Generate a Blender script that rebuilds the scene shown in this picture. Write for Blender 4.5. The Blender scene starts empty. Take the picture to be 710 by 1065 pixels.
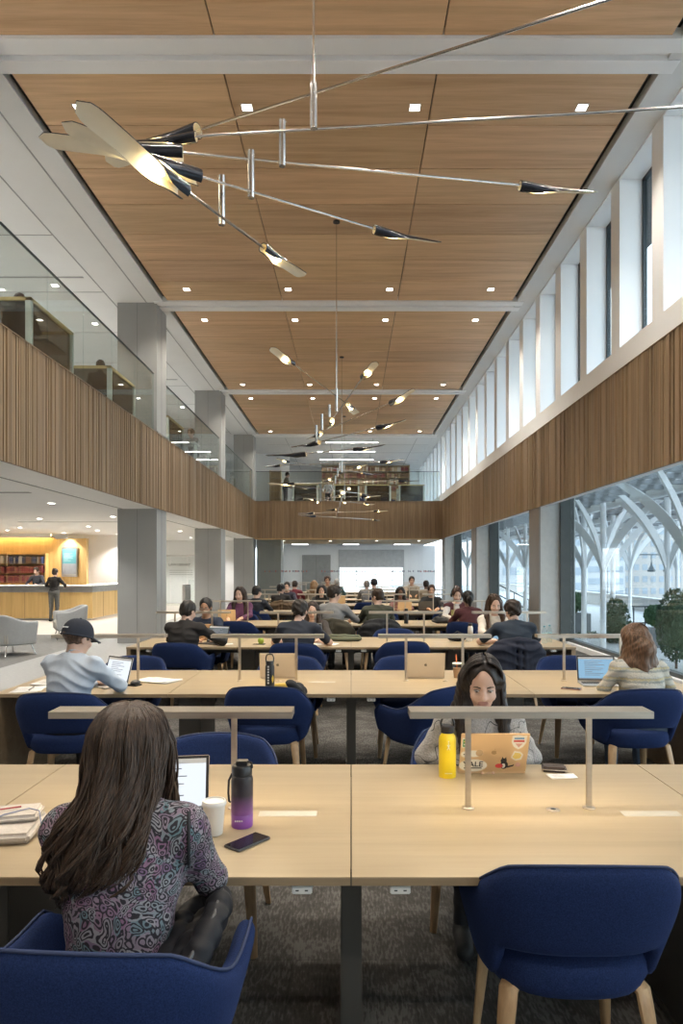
WORLD, EXPO, LAMPS, DLS, DLS2, BULBS = 2.6, 0.97, 10, 172, 185, 16
import bpy, bmesh, math, random
import numpy as np
from mathutils import Vector, Matrix, Euler
R = math.radians
PI = math.pi
rnd = random.Random(11)
scene = bpy.context.scene
col = scene.collection
F, CX, CY, CZ = 730.0, 365.0, 591.0, 1.674
def at(px, py, d): return Vector(((px-CX)*d/F, d, CZ-(py-CY)*d/F))
def level(px, py, z):                      # the point at height z seen at a pixel
    d = (CZ-z)*F/(py-CY); return Vector(((px-CX)*d/F, d, z))

# ------------------------------------------------------------------ materials
MATS = {}
def newmat(name):
    m = bpy.data.materials.new(name); m.use_nodes = True
    nt = m.node_tree; b = nt.nodes['Principled BSDF']
    return m, nt, b
def N(nt, typ, **kw):
    n = nt.nodes.new(typ)
    for k, v in kw.items(): setattr(n, k, v)
    return n
def coords(nt, scale=(1,1,1), rot=(0,0,0), space='Object'):
    tc = N(nt, 'ShaderNodeTexCoord'); mp = N(nt, 'ShaderNodeMapping')
    mp.inputs['Scale'].default_value = scale; mp.inputs['Rotation'].default_value = rot
    nt.links.new(tc.outputs[space], mp.inputs['Vector'])
    return mp.outputs['Vector']
def ramp(nt, fac, stops):
    r = N(nt, 'ShaderNodeValToRGB'); e = r.color_ramp.elements
    while len(e) < len(stops): e.new(0.5)
    for i, (p, c) in enumerate(stops):
        e[i].position = p; e[i].color = (*c, 1)
    nt.links.new(fac, r.inputs['Fac']); return r.outputs['Color']
def bump(nt, b, height, strength=.2, dist=.01):
    n = N(nt, 'ShaderNodeBump'); n.inputs['Strength'].default_value = strength; n.inputs['Distance'].default_value = dist
    nt.links.new(height, n.inputs['Height']); nt.links.new(n.outputs['Normal'], b.inputs['Normal'])
def sc(c, k): return tuple(min(1, max(0, x*k)) for x in c)
def mat(name, c, rough=.5, metal=0, var=.08, scale=6, stretch=(1,1,1), bmp=0, bscale=None, emit=None, spec=.5, sheen=0):
    if name in MATS: return MATS[name]
    m, nt, b = newmat(name)
    v = coords(nt, stretch)
    nz = N(nt, 'ShaderNodeTexNoise'); nz.inputs['Scale'].default_value = scale; nz.inputs['Detail'].default_value = 4
    nt.links.new(v, nz.inputs['Vector'])
    nt.links.new(ramp(nt, nz.outputs['Fac'], [(.3, sc(c, 1-var)), (.7, sc(c, 1+var))]), b.inputs['Base Color'])
    b.inputs['Roughness'].default_value = rough; b.inputs['Metallic'].default_value = metal
    b.inputs['Specular IOR Level'].default_value = spec
    if sheen: b.inputs['Sheen Weight'].default_value = sheen; b.inputs['Sheen Roughness'].default_value = .4
    if bmp:
        n2 = N(nt, 'ShaderNodeTexNoise'); n2.inputs['Scale'].default_value = bscale or scale*4
        nt.links.new(v, n2.inputs['Vector']); bump(nt, b, n2.outputs['Fac'], bmp, .004)
    if emit:
        b.inputs['Emission Color'].default_value = (*emit[0], 1); b.inputs['Emission Strength'].default_value = emit[1]
    MATS[name] = m; return m
def wood(name, dark, light, along='x', rough=.42, scale=1.0, attr=False, contrast=1.0):
    if name in MATS: return MATS[name]
    m, nt, b = newmat(name)
    s = {'x': (.5, 9, 9), 'y': (9, .5, 9), 'z': (9, 9, .5)}[along]
    v = coords(nt, tuple(q*scale for q in s))
    n1 = N(nt, 'ShaderNodeTexNoise'); n1.inputs['Scale'].default_value = 2.2; n1.inputs['Detail'].default_value = 6; n1.inputs['Distortion'].default_value = .7
    nt.links.new(v, n1.inputs['Vector'])
    n2 = N(nt, 'ShaderNodeTexNoise'); n2.inputs['Scale'].default_value = 14; n2.inputs['Detail'].default_value = 3
    nt.links.new(v, n2.inputs['Vector'])
    mx = N(nt, 'ShaderNodeMath', operation='MULTIPLY_ADD'); mx.inputs[1].default_value = .35
    nt.links.new(n2.outputs['Fac'], mx.inputs[0]); nt.links.new(n1.outputs['Fac'], mx.inputs[2])
    c = ramp(nt, mx.outputs[0], [(.45, dark), (.85, light)])
    if attr:
        a = N(nt, 'ShaderNodeAttribute'); a.attribute_name = 'tint'
        mm = N(nt, 'ShaderNodeMix', data_type='RGBA', blend_type='MULTIPLY'); mm.inputs['Factor'].default_value = 1
        nt.links.new(c, mm.inputs[6]); nt.links.new(a.outputs['Color'], mm.inputs[7]); c = mm.outputs[2]
    nt.links.new(c, b.inputs['Base Color']); b.inputs['Roughness'].default_value = rough
    bump(nt, b, n2.outputs['Fac'], .06, .002)
    MATS[name] = m; return m
def glass(name, tint=(.93,.96,.95), refl=1.0, rough=0.0):
    if name in MATS: return MATS[name]
    m, nt, b = newmat(name); nt.nodes.remove(b)
    out = nt.nodes['Material Output']
    t = N(nt, 'ShaderNodeBsdfTransparent'); t.inputs['Color'].default_value = (*tint, 1)
    g = N(nt, 'ShaderNodeBsdfGlossy'); g.inputs['Roughness'].default_value = rough
    lw = N(nt, 'ShaderNodeLayerWeight'); lw.inputs['Blend'].default_value = .5
    pw = N(nt, 'ShaderNodeMath', operation='POWER'); pw.inputs[1].default_value = 4.0; nt.links.new(lw.outputs['Facing'], pw.inputs[0])
    mu = N(nt, 'ShaderNodeMath', operation='MULTIPLY_ADD'); mu.inputs[1].default_value = .40*refl; mu.inputs[2].default_value = .035*refl; mu.use_clamp = True
    nt.links.new(pw.outputs[0], mu.inputs[0])
    mx = N(nt, 'ShaderNodeMixShader')
    nt.links.new(mu.outputs[0], mx.inputs[0]); nt.links.new(t.outputs[0], mx.inputs[1]); nt.links.new(g.outputs[0], mx.inputs[2])
    nt.links.new(mx.outputs[0], out.inputs[0]); MATS[name] = m; return m
def glow(name, c, s):
    if name in MATS: return MATS[name]
    m, nt, b = newmat(name); nt.nodes.remove(b)
    e = N(nt, 'ShaderNodeEmission'); e.inputs[0].default_value = (*c, 1); e.inputs[1].default_value = s
    nt.links.new(e.outputs[0], nt.nodes['Material Output'].inputs[0]); MATS[name] = m; return m

# ------------------------------------------------------------------ mesh builder
class MB:
    def __init__(s): s.v = []; s.f = []; s.m = []; s.t = []; s.M = Matrix.Identity(4); s.tint = None
    def add(s, vs, fs, mi=0):
        o = len(s.v); M = s.M
        s.v += [tuple(M @ Vector(p)) for p in vs]
        s.f += [tuple(o+i for i in q) for q in fs]; s.m += [mi]*len(fs)
        s.t += [s.tint or (1,1,1)]*len(fs); return s
    def box(s, c, d, rot=None, mi=0):
        x, y, z = d[0]/2, d[1]/2, d[2]/2
        vs = [Vector(p) for p in ((-x,-y,-z),(x,-y,-z),(x,y,-z),(-x,y,-z),(-x,-y,z),(x,-y,z),(x,y,z),(-x,y,z))]
        if rot is not None:
            q = rot if isinstance(rot, Matrix) else Euler(rot).to_matrix()
            vs = [q @ p for p in vs]
        c = Vector(c)
        return s.add([p+c for p in vs], [(0,3,2,1),(4,5,6,7),(0,1,5,4),(1,2,6,5),(2,3,7,6),(3,0,4,7)], mi)
    def span(s, a, b, mi=0):
        return s.box([(a[i]+b[i])/2 for i in range(3)], [abs(b[i]-a[i]) for i in range(3)], None, mi)
    def prism(s, pts, y0, y1, axis='y', mi=0):   # a 2-D outline extruded along an axis
        n = len(pts)
        def P(p, t): return {'y': (p[0], t, p[1]), 'z': (p[0], p[1], t), 'x': (t, p[0], p[1])}[axis]
        vs = [P(p, y0) for p in pts] + [P(p, y1) for p in pts]
        fs = [tuple(range(n))[::-1], tuple(range(n, 2*n))] + [(i, (i+1) % n, n+(i+1) % n, n+i) for i in range(n)]
        return s.add(vs, fs, mi)
    def tube(s, path, rad, n=8, mi=0, caps=True, flat=None):
        path = [Vector(p) for p in path]; k = len(path)
        if not hasattr(rad, '__len__'): rad = [rad]*k
        vs = []; up = None
        for i, p in enumerate(path):
            t = (path[min(i+1, k-1)]-path[max(i-1, 0)])
            if t.length < 1e-9: t = Vector((0,0,1))
            t.normalize()
            if up is None:
                up = Vector((0,0,1)) if abs(t.z) < .9 else Vector((1,0,0))
            u = (up - t*up.dot(t)).normalized(); w = t.cross(u); up = u
            fa = flat or (1, 1)
            for j in range(n):
                a = 2*PI*j/n
                vs.append(p + (u*math.cos(a)*fa[0] + w*math.sin(a)*fa[1])*rad[i])
        fs = [(i*n+j, i*n+(j+1) % n, (i+1)*n+(j+1) % n, (i+1)*n+j) for i in range(k-1) for j in range(n)]
        if caps: fs += [tuple(range(n))[::-1], tuple((k-1)*n+j for j in range(n))]
        return s.add(vs, fs, mi)
    def lathe(s, prof, c=(0,0,0), n=20, mi=0, mis=None, sy=1.0):
        c = Vector(c); vs = []
        for r, z in prof:
            for j in range(n):
                a = 2*PI*j/n; vs.append(c+Vector((r*math.cos(a), sy*r*math.sin(a), z)))
        k = len(prof)
        for i in range(k-1):
            pass
        fs = []; ms = []
        for i in range(k-1):
            for j in range(n):
                fs.append((i*n+j, i*n+(j+1) % n, (i+1)*n+(j+1) % n, (i+1)*n+j)); ms.append(mis[i] if mis else mi)
        fs += [tuple(range(n))[::-1], tuple((k-1)*n+j for j in range(n))]; ms += [mis[0] if mis else mi, mis[-1] if mis else mi]
        a = len(s.m); s.add(vs, fs, mi); s.m[a:] = ms; return s
    def ball(s, c, r, n=12, mi=0):
        r = r if hasattr(r, '__len__') else (r, r, r); vs = []; c = Vector(c); m = n//2
        for i in range(1, m):
            for j in range(n):
                a = PI*i/m; b = 2*PI*j/n
                vs.append(c+Vector((r[0]*math.sin(a)*math.cos(b), r[1]*math.sin(a)*math.sin(b), r[2]*math.cos(a))))
        vs += [c+Vector((0,0,r[2])), c-Vector((0,0,r[2]))]; t = len(vs)-2
        fs = [(i*n+j, (i+1)*n+j, (i+1)*n+(j+1) % n, i*n+(j+1) % n) for i in range(m-2) for j in range(n)]
        fs += [(t, j, (j+1) % n) for j in range(n)] + [(t+1, (m-2)*n+(j+1) % n, (m-2)*n+j) for j in range(n)]
        return s.add(vs, fs, mi)
    def grid(s, fn, nu, nv, mi=0, closed_u=False):
        vs = [fn(i/(nu-1) if not closed_u else i/nu, j/(nv-1)) for i in range(nu) for j in range(nv)]
        fs = [(i*nv+j, ((i+1) % nu)*nv+j, ((i+1) % nu)*nv+j+1, i*nv+j+1) for i in range(nu if closed_u else nu-1) for j in range(nv-1)]
        return s.add(vs, fs, mi)
    def build(s, name, mats, parent=None, bevel=0, smooth=True, seg=2, ang=35, fix=True):
        me = bpy.data.meshes.new(name); me.from_pydata(s.v, [], s.f)
        if not isinstance(mats, (list, tuple)): mats = [mats]
        for m in mats: me.materials.append(m)
        me.polygons.foreach_set('material_index', s.m)
        if any(t != (1,1,1) for t in s.t):
            at_ = me.color_attributes.new('tint', 'FLOAT_COLOR', 'CORNER'); buf = []
            for p, t in zip(me.polygons, s.t): buf += [*t, 1]*p.loop_total
            at_.data.foreach_set('color', buf)
        if fix:
            bm = bmesh.new(); bm.from_mesh(me); bmesh.ops.recalc_face_normals(bm, faces=bm.faces)
            if bevel:
                bmesh.ops.bevel(bm, geom=[e for e in bm.edges if len(e.link_faces) == 2 and e.calc_face_angle(0) > R(40)], offset=bevel, segments=seg, affect='EDGES', clamp_overlap=True)
            bm.to_mesh(me); bm.free()
        if smooth:
            me.polygons.foreach_set('use_smooth', [True]*len(me.polygons)); me.set_sharp_from_angle(angle=R(ang))
        me.update()
        o = bpy.data.objects.new(name, me); col.objects.link(o)
        if parent: o.parent = parent
        return o
def tag(o, label=None, cat=None, group=None, kind=None):
    if label: o['label'] = label
    if cat: o['category'] = cat
    if group: o['group'] = group
    if kind: o['kind'] = kind
    return o
def thing(name, label, cat, loc=(0,0,0), rz=0, group=None):
    o = bpy.data.objects.new(name, None); col.objects.link(o); o.empty_display_size = .1
    o.location = loc; o.rotation_euler = (0,0,rz)
    return tag(o, label, cat, group)
KIDS = {}
def kids(o): return [c for c in bpy.data.objects if c.parent == o]
def dup(o, loc, rz, label=None, group=None, rot=None):
    def rec(a, parent):
        b = a.copy(); col.objects.link(b)
        if parent is not None: b.parent = parent
        for c in list(a.children): rec(c, b)
        return b
    r = rec(o, None); r.location = loc; r.rotation_euler = rot if rot else (0,0,rz)
    if label: r['label'] = label
    if group: r['group'] = group
    return r
def bake(o):                                # applies an object's modifiers to its mesh
    dg = bpy.context.evaluated_depsgraph_get(); dg.update()
    me = bpy.data.meshes.new_from_object(o.evaluated_get(dg)); o.modifiers.clear(); o.data = me; return o
def struct(mb, name, mats, **kw): return tag(mb.build(name, mats, **kw), kind='structure')
ORD = ['nearest', 'second', 'third', 'fourth', 'fifth', 'sixth', 'seventh', 'eighth', 'ninth']

# ------------------------------------------------------------------ shared materials
WHITE = mat('white_paint', (.78,.78,.77), .6, var=.015, scale=2)
WHITE2 = mat('cool_white_paint', (.89,.89,.89), .55, var=.015, scale=2)
CEILW = mat('ceiling_plaster', (.74,.74,.73), .8, var=.015, scale=2)
CLAD = mat('grey_column_panel', (.32,.318,.305), .45, var=.03, scale=2)
STONE = mat('pale_stone_pier', (.62,.62,.60), .6, var=.05, scale=9, bmp=.05)
BRONZE = mat('bronze_cladding', (.22,.19,.165), .4, .35, var=.05)
DARKFR = mat('dark_window_frame', (.035,.045,.05), .4, .3)
BLACK = mat('black_slot', (.012,.012,.012), .7)
WCEIL = wood('ceiling_wood', (.54,.33,.175), (.74,.49,.28), 'x', .45, .35, True)
WBAND = wood('batten_wood', (.235,.155,.088), (.335,.235,.142), 'z', .45, .5, True)
MAPLE = wood('table_wood', (.365,.283,.178), (.415,.328,.208), 'x', .34, .6)
MAPLED = wood('table_edge_wood', (.25,.175,.10), (.33,.24,.145), 'x', .45, .6)
OAKLEG = wood('leg_wood', (.36,.22,.11), (.56,.37,.2), 'z', .4, 1)
GLASS = glass('clear_glass', (.95,.97,.965), .8)
WGLASS = glass('window_glass', (.90,.95,.95), 1.0)
RGLASS = glass('railing_glass', (.90,.935,.925), 1.2)
CHROME = mat('polished_steel', (.62,.61,.59), .18, 1, var=.02)
BRUSH = mat('brushed_nickel', (.66,.59,.50), .34, 1, var=.05, stretch=(1,1,12))
GREYMET = mat('grey_steel', (.20,.195,.18), .42, .7, var=.04)
ALU = mat('aluminium', (.60,.60,.59), .32, .9, var=.02)
GOLDALU = mat('gold_aluminium', (.74,.56,.36), .36, .7, var=.02)
BLACKPL = mat('black_plastic', (.02,.02,.022), .35, var=.1)
WHITEPL = mat('white_plastic', (.75,.74,.70), .4, var=.02)
PAPER = mat('paper', (.82,.81,.78), .7, var=.03)
# ------------------------------------------------------------------ the room
XL, XR, ZB, ZT, ZC, YF = -4.30, 4.06, 3.0, 4.66, 7.60, 31.3
YB = -5.0
COLY = [0.18+7.74*k for k in range(5)]      # left columns, front faces at .18, 7.92, 15.66, 23.4, 31.14
# floor
m, nt, b = newmat('grey_carpet')
v = coords(nt, (1,1,1))
n1 = N(nt,'ShaderNodeTexNoise'); n1.inputs['Scale'].default_value = 3.0; n1.inputs['Detail'].default_value = 8; n1.inputs['Roughness'].default_value=.75
v2 = coords(nt, (40,9,1)); n2 = N(nt,'ShaderNodeTexNoise'); n2.inputs['Scale'].default_value = 2.2; n2.inputs['Detail'].default_value = 5
nt.links.new(v, n1.inputs['Vector']); nt.links.new(v2, n2.inputs['Vector'])
ck = N(nt,'ShaderNodeTexBrick'); ck.offset = .5; ck.inputs['Scale'].default_value = 1; ck.inputs['Brick Width'].default_value = .5; ck.inputs['Row Height'].default_value = 1.0
ck.inputs['Color1'].default_value = (.9,.9,.9,1); ck.inputs['Color2'].default_value = (1.08,1.08,1.08,1); ck.inputs['Mortar'].default_value = (.8,.8,.8,1); ck.inputs['Mortar Size'].default_value = .004
nt.links.new(v, ck.inputs['Vector'])
ad = N(nt,'ShaderNodeMath',operation='MULTIPLY_ADD'); ad.inputs[1].default_value = .8
nt.links.new(n2.outputs['Fac'], ad.inputs[0]); nt.links.new(n1.outputs['Fac'], ad.inputs[2])
c = ramp(nt, ad.outputs[0], [(.55,(.045,.042,.038)),(.9,(.095,.088,.080)),(1.2,(.155,.146,.134))])
mm = N(nt,'ShaderNodeMix',data_type='RGBA',blend_type='MULTIPLY'); mm.inputs['Factor'].default_value = 1
nt.links.new(c, mm.inputs[6]); nt.links.new(ck.outputs['Color'], mm.inputs[7])
nt.links.new(mm.outputs[2], b.inputs['Base Color']); b.inputs['Roughness'].default_value = .95; b.inputs['Specular IOR Level'].default_value = .1
bump(nt, b, n2.outputs['Fac'], .5, .01)
CARPET = m
LCARP = mat('pale_carpet', (.36,.355,.34), .9, var=.12, scale=14, stretch=(1,5,1))
DCARP = mat('taupe_carpet', (.17,.163,.152), .9, var=.25, scale=8, stretch=(1,5,1))
BEIGE = mat('beige_stone_floor', (.52,.48,.42), .5, var=.05, scale=2)
f = MB()
def quad(x0, x1, y0, y1, mi, z=0): f.add([(x0,y0,z),(x1,y0,z),(x1,y1,z),(x0,y1,z)], [(0,1,2,3)], mi)
quad(-3.4, 4.9, YB, 46, 0); quad(-5.88, -3.4, YB, 46, 1); quad(-16, -5.88, YB, 17.7, 2); quad(-16, -5.88, 17.7, 46, 3)
struct(f, 'floor', [CARPET, LCARP, DCARP, BEIGE], fix=False, smooth=False)

# wood ceiling boards and the white beams between them
XWL, XWR = -4.08, 3.58
beams = [(COLY[k]-.10, COLY[k]+.46) for k in range(5)]
f = MB()
segs = [(YB, beams[0][0])] + [(beams[k][1], beams[k+1][0]) for k in range(4)]
cw = (XWR-XWL)/3
for y0, y1 in segs:
    n = max(1, round((y1-y0)/1.02)); h = (y1-y0)/n
    for j in range(n):
        for i in range(3):
            t = rnd.uniform(.84, 1.08); f.tint = (t, t*rnd.uniform(.98,1.01), t*rnd.uniform(.96,1.02))
            f.span((XWL+i*cw+.008, y0+j*h+.008, 7.61), (XWL+(i+1)*cw-.008, y0+(j+1)*h-.008, 7.66))
f.tint = None
struct(f, 'ceiling', [WCEIL], smooth=False)
f = MB()
for y0, y1 in beams:
    f.span((XWL-.3, y0, 7.575), (XWR+.25, y0+.22, 7.7)); f.span((XWL-.3, y1-.22, 7.575), (XWR+.25, y1, 7.7)); f.span((XWL-.3, y0+.22, 7.64), (XWR+.25, y1-.22, 7.7))
struct(f, 'trim_beams', [WHITE2], smooth=False)
# black reveal around the wood, roof slab above
f = MB(); f.span((-16, YB, 7.72), (5.6, 47, 7.9)); struct(f, 'ceiling_roof_slab', [BLACK], smooth=False)
# white plaster ceilings
f = MB()
f.span((XWR+.10, YB, 7.59), (4.42, 46, 7.72)); f.span((-16, YB, ZC), (XWL-.10, 46, 7.72)); f.span((XWL-.10, beams[4][1]-.3, ZC), (XWR+.1, 46, 7.72))
struct(f, 'ceiling_white', [CEILW], smooth=False)
f = MB()
for x in (-4.56, -5.3): f.span((x-.012, YB, 7.594), (x+.012, 31, 7.602))
for k in range(14):
    y = -3+2.58*k
    f.span((-12, y-.008, 7.594), (-5.32, y+.008, 7.602))
for k in range(5): f.span((-7.2, COLY[k]-1.4, 7.592), (-5.45, COLY[k]-1.34, 7.602)); 
for x in (-3.0,-1,1,3): f.span((x-.01, 32, 7.594), (x+.01, 46, 7.602))
for y in (33.6, 36.0, 38.4): f.span((-4, y-.01, 7.594), (4, y+.01, 7.602))
struct(f, 'trim_ceiling_joints', [mat('joint_grey',(.35,.35,.35),.8)], smooth=False)
# lower ceilings = underside of the gallery slabs
f = MB()
f.span((-16, YB, ZB), (XL-.03, 46, 4.55)); f.span((XL-.03, YF+.03, ZB), (XR+.03, 46, 4.55))
struct(f, 'ceiling_gallery_slab', [mat('soffit_plaster',(.86,.86,.85),.8,var=.015,scale=2)], smooth=False)
f = MB(); f.span((-5.12, YB, 2.994), (-5.08, 31, 3.002))
for y in (12.2, 20.0): f.span((-9.5, y, 2.994), (-5.6, y+.12, 3.002))
struct(f, 'trim_soffit_slots', [mat('soffit_slot_grey',(.30,.30,.29),.8)], smooth=False)
WSLAT = wood('slatted_ceiling_wood', (.45,.28,.12), (.62,.42,.2), 'y', .5)
f = MB()
for k in range(26): f.span((-16+.18*k, 17.6+.03*k, 2.90), (-15.9+.18*k, 21.6-.05*k, 3.0))
struct(f, 'ceiling_slats', [WSLAT], smooth=False)
# batten bands of the galleries
def band(name, p0, p1, inward, z0=ZB, z1=ZT):
    f = MB(); p0, p1 = Vector(p0), Vector(p1); L = (p1-p0).length; t = (p1-p0)/L; nrm = Vector(inward)
    a = math.atan2(t.y, t.x); s = 0
    f.tint = (.62,.6,.58)
    f.box((p0+p1)/2 - nrm*.02 + Vector((0,0,(z0+z1)/2)), (L, .02, z1-z0), (0,0,a))
    while s < L-.005:
        w = min(rnd.choice((.034,.034,.05,.066,.042)), L-s); d = rnd.choice((.012,.022,.030))
        q = rnd.uniform(.80, 1.12); f.tint = (q, q*rnd.uniform(.97,1.0), q*rnd.uniform(.93,1.0))
        f.box(p0 + t*(s+w/2) + nrm*(d/2-.012) + Vector((0,0,(z0+z1)/2)), (w-.009, d+.004, z1-z0), (0,0,a)); s += w
    f.tint = (.9,.88,.85); f.box((p0+p1)/2 - nrm*.0 + Vector((0,0,z1+.006)), (L, .05, .012), (0,0,a)); f.tint = None
    return struct(f, name, [WBAND], smooth=False)
band('wall_left_batten_band', (XL, YB, 0), (XL, YF, 0), (1,0,0))
band('wall_right_batten_band', (XR, YB, 0), (XR, YF, 0), (-1,0,0))
band('wall_back_batten_band', (XL, YF, 0), (XR, YF, 0), (0,-1,0))
f = MB(); f.span((XL, YF-.05, 2.97), (XR, YF+6, 3.0)); struct(f, 'ceiling_far_soffit', [WSLAT], smooth=False)
# right wall: spandrel, ledge, clerestory piers and panes
f = MB(); f.span((XR+.03, YB, ZB), (4.20, 46, 4.66)); f.span((4.20, YB, 3.45), (4.9, 46, 4.66)); f.span((XR, YB, 4.69), (4.5, 46, 5.01)); struct(f, 'wall_right_spandrel', [WHITE2], smooth=False)
f = MB(); f.span((XR, YB, 7.56), (4.5, 46, 7.595)); struct(f, 'wall_right_head', [WHITE2], smooth=False)
f = MB(); f2 = MB()
n0 = -10; ys = [9.13+1.49*k for k in range(-10, 26)]
for y in ys: f.span((XR, y, 5.01), (4.43, y+.35, 7.56))
struct(f, 'wall_right_piers', [WHITE2], smooth=False)
for i, y in enumerate(ys[:-1]):
    a, b_ = y+.35, y+1.49
    g = MB(); g.span((4.40, a, 5.01), (4.46, a+.05, 7.56)); g.span((4.40, b_-.05, 5.01), (4.46, b_, 7.56)); g.span((4.40, a, 5.01), (4.46, b_, 5.06)); g.span((4.40, a, 7.51), (4.46, b_, 7.56))
    g.span((4.425, a+.05, 5.06), (4.433, b_-.05, 7.51), 1)
    if 5.0 < b_ and a < 45: struct(g, 'window_%d' % (i+1), [DARKFR, WGLASS], smooth=False)
# right ground floor piers, frames and panes
piers = [15.2+7.74*k for k in (-3,-2,-1,0,1,2)]
for i, y in enumerate(piers):
    g = MB(); g.span((XR+.04, y, 0), (4.85, y+.86, 3.0)); g.span((4.20, y, 3.0), (4.85, y+.86, 3.45)); struct(g, 'wall_right_column_%d' % (i+1), [STONE], smooth=False)
    g = MB(); g.span((XR+.01, y+.0, 0), (XR+.04, y+.86, ZB)); struct(g, 'trim_%d' % (i+1), [BRONZE], smooth=False)
for i, y in enumerate(piers[:-1]):
    a, b_ = y+.86, piers[i+1]
    g = MB()
    g.span((4.51, b_-.09, .1), (4.80, b_, 3.45)); g.span((4.51, a, .1), (4.80, a+.09, 3.45)); g.span((4.68, a, .1), (4.80, b_, .16)); g.span((4.70, a, 3.41), (4.78, b_, 3.45))
    g.span((4.735, a+.09, .16), (4.75, b_-.09, 3.41), 1)
    struct(g, 'window_%d' % (60+i), [mat('grey_green_frame',(.085,.092,.088),.45,.2), WGLASS], smooth=False)
f = MB(); f.span((4.60, YB, 0), (4.85, YF, .1)); struct(f, 'baseboard_right', [WHITE2], smooth=False)
# shell behind the camera and on the far left
f = MB(); f.span((-16, YB-.2, 0), (5, YB, 7.7)); struct(f, 'wall_front', [WHITE], smooth=False)
f = MB(); f.span((-16.2, YB, 0), (-16, 46, 7.7)); struct(f, 'wall_left', [WHITE], smooth=False)
f = MB(); f.span((-9.6, YB, 4.55), (-9.4, 46, 7.65)); struct(f, 'wall_left_gallery', [WHITE], smooth=False)
# columns on the left, both storeys
for i, y in enumerate(COLY):
    if i == 1: y -= .14
    g = MB(); g.span((-5.21, y, 0), (XL-.035, y+.80, ZC))
    g.span((-4.775, y-.004, 0), (-4.765, y+.01, ZC), 1); g.span((XL-.06, y+.39, 0), (XL-.031, y+.40, ZC), 1)
    struct(g, 'wall_left_column_%d' % (i+1), [CLAD, mat('panel_joint',(.2,.2,.2),.6)], smooth=False)
    g = MB(); g.span((-5.26, y-.05, 4.56), (XL+.0, y+.85, 4.72)); struct(g, 'trim_%d' % (20+i), [GREYMET], smooth=False)
# glass balustrades, one per bay
def railing(name, p0, p1, label):
    r = thing(name, label, 'railing', (0,0,0)); p0, p1 = Vector(p0), Vector(p1); L = (p1-p0).length; t = (p1-p0)/L; a = math.atan2(t.y, t.x)
    n = max(1, round(L/1.3)); w = L/n
    for i in range(n):
        g = MB(); g.box(p0+t*(w*(i+.5))+Vector((0,0,5.335)), (w-.012, .014, 1.31), (0,0,a)); g.build('glass_pane', RGLASS, r, smooth=False)
    g = MB(); g.box((p0+p1)/2+Vector((0,0,6.0)), (L, .03, .02), (0,0,a)); g.build('top_rail', DARKFR, r, smooth=False)
    return r
wh = ['nearest to the camera', 'between the first two visible columns', 'before the last column']
for k in range(5):
    a = YB+.1 if k == 0 else COLY[k-1]+.86
    if k >= 2: railing('glass_railing', (XL-.09, a, 0), (XL-.09, COLY[k]-.06, 0), 'clear glass balustrade on left wood gallery, %s' % wh[k-2])
railing('glass_railing', (XL+.05, YF+.12, 0), (XR-.1, YF+.12, 0), 'clear glass balustrade across the far end gallery')
# ------------------------------------------------------------------ reading tables, task lamps, chairs
ROWY = [2.732+3.09*k for k in range(9)]
TZ = .74
LED = glow('lamp_led', (1.0,.80,.52), LAMPS)
STEEL = mat('table_leg_steel', (.115,.11,.10), .45, .6, var=.05)
def make_table():
    t = thing('reading_table', '', 'table')
    for x0, x1 in ((-2.66,-1.362),(-1.358,-.002),(.002,1.358),(1.362,2.66)):
        g = MB(); g.span((x0,-.61,TZ-.004), (x1,.61,TZ)); g.span((x0,-.61,TZ-.026), (x1,.61,TZ-.004), 1)
        g.build('tabletop', [MAPLE, MAPLED], t, bevel=0, smooth=False)
    for s in (-1,1):
        g = MB(); g.span((s*2.66,-.60,0), (s*2.61,.60,TZ-.026)); g.build('end_panel', MAPLED, t, bevel=.003)
    for x, wx in ((-1.27,.17),(0,.072),(1.27,.17)):
        g = MB(); g.span((x-wx/2,-.30,.02), (x+wx/2,.30,TZ-.06)); g.span((x-.035,-.5,TZ-.07),(x+.035,.5,TZ-.026)); g.span((x-wx/2-.01,-.33,0),(x+wx/2+.01,.33,.02))
        g.build('leg', STEEL, t, bevel=.004)
    for y in (-.40,.40):
        g = MB(); g.span((-2.6,y-.02,TZ-.062),(2.6,y+.02,TZ-.03)); g.build('rail', STEEL, t, smooth=False)
    g = MB(); g.span((-2.6,-.06,TZ-.13),(2.6,.06,TZ-.03)); g.build('cable_tray', STEEL, t, smooth=False)
    for s in (-1,1):
        for x in (-.15,.15,-2.4,2.4):
            g = MB(); g.span((x-.031,s*.598,TZ-.058),(x+.031,s*.54,TZ-.034)); 
            for q in (-.014,.014): g.span((x+q-.008,s*.5985,TZ-.051),(x+q+.008,s*.59,TZ-.041),1)
            g.build('power_socket', [WHITEPL, BLACKPL], t, bevel=.003)
    for x in (.69,2.0,-.69,-2.0):
        g = MB(); g.lathe([(.026,TZ-.001),(.026,TZ+.003),(.022,TZ+.0045),(.0,TZ+.0045)], (x+.09,-.02,0), 18); g.ball((x+.09,-.02,TZ+.004),(.011,.011,.002),10,1); g.build('grommet', [BRUSH, BLACKPL], t)
        g = MB(); g.span((x+.34,-.09,TZ),(x+.56,-.035,TZ+.0012)); g.build('seat_label_strip', mat('label_strip',(.52,.49,.42),.6), t, smooth=False)
    return t
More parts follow.
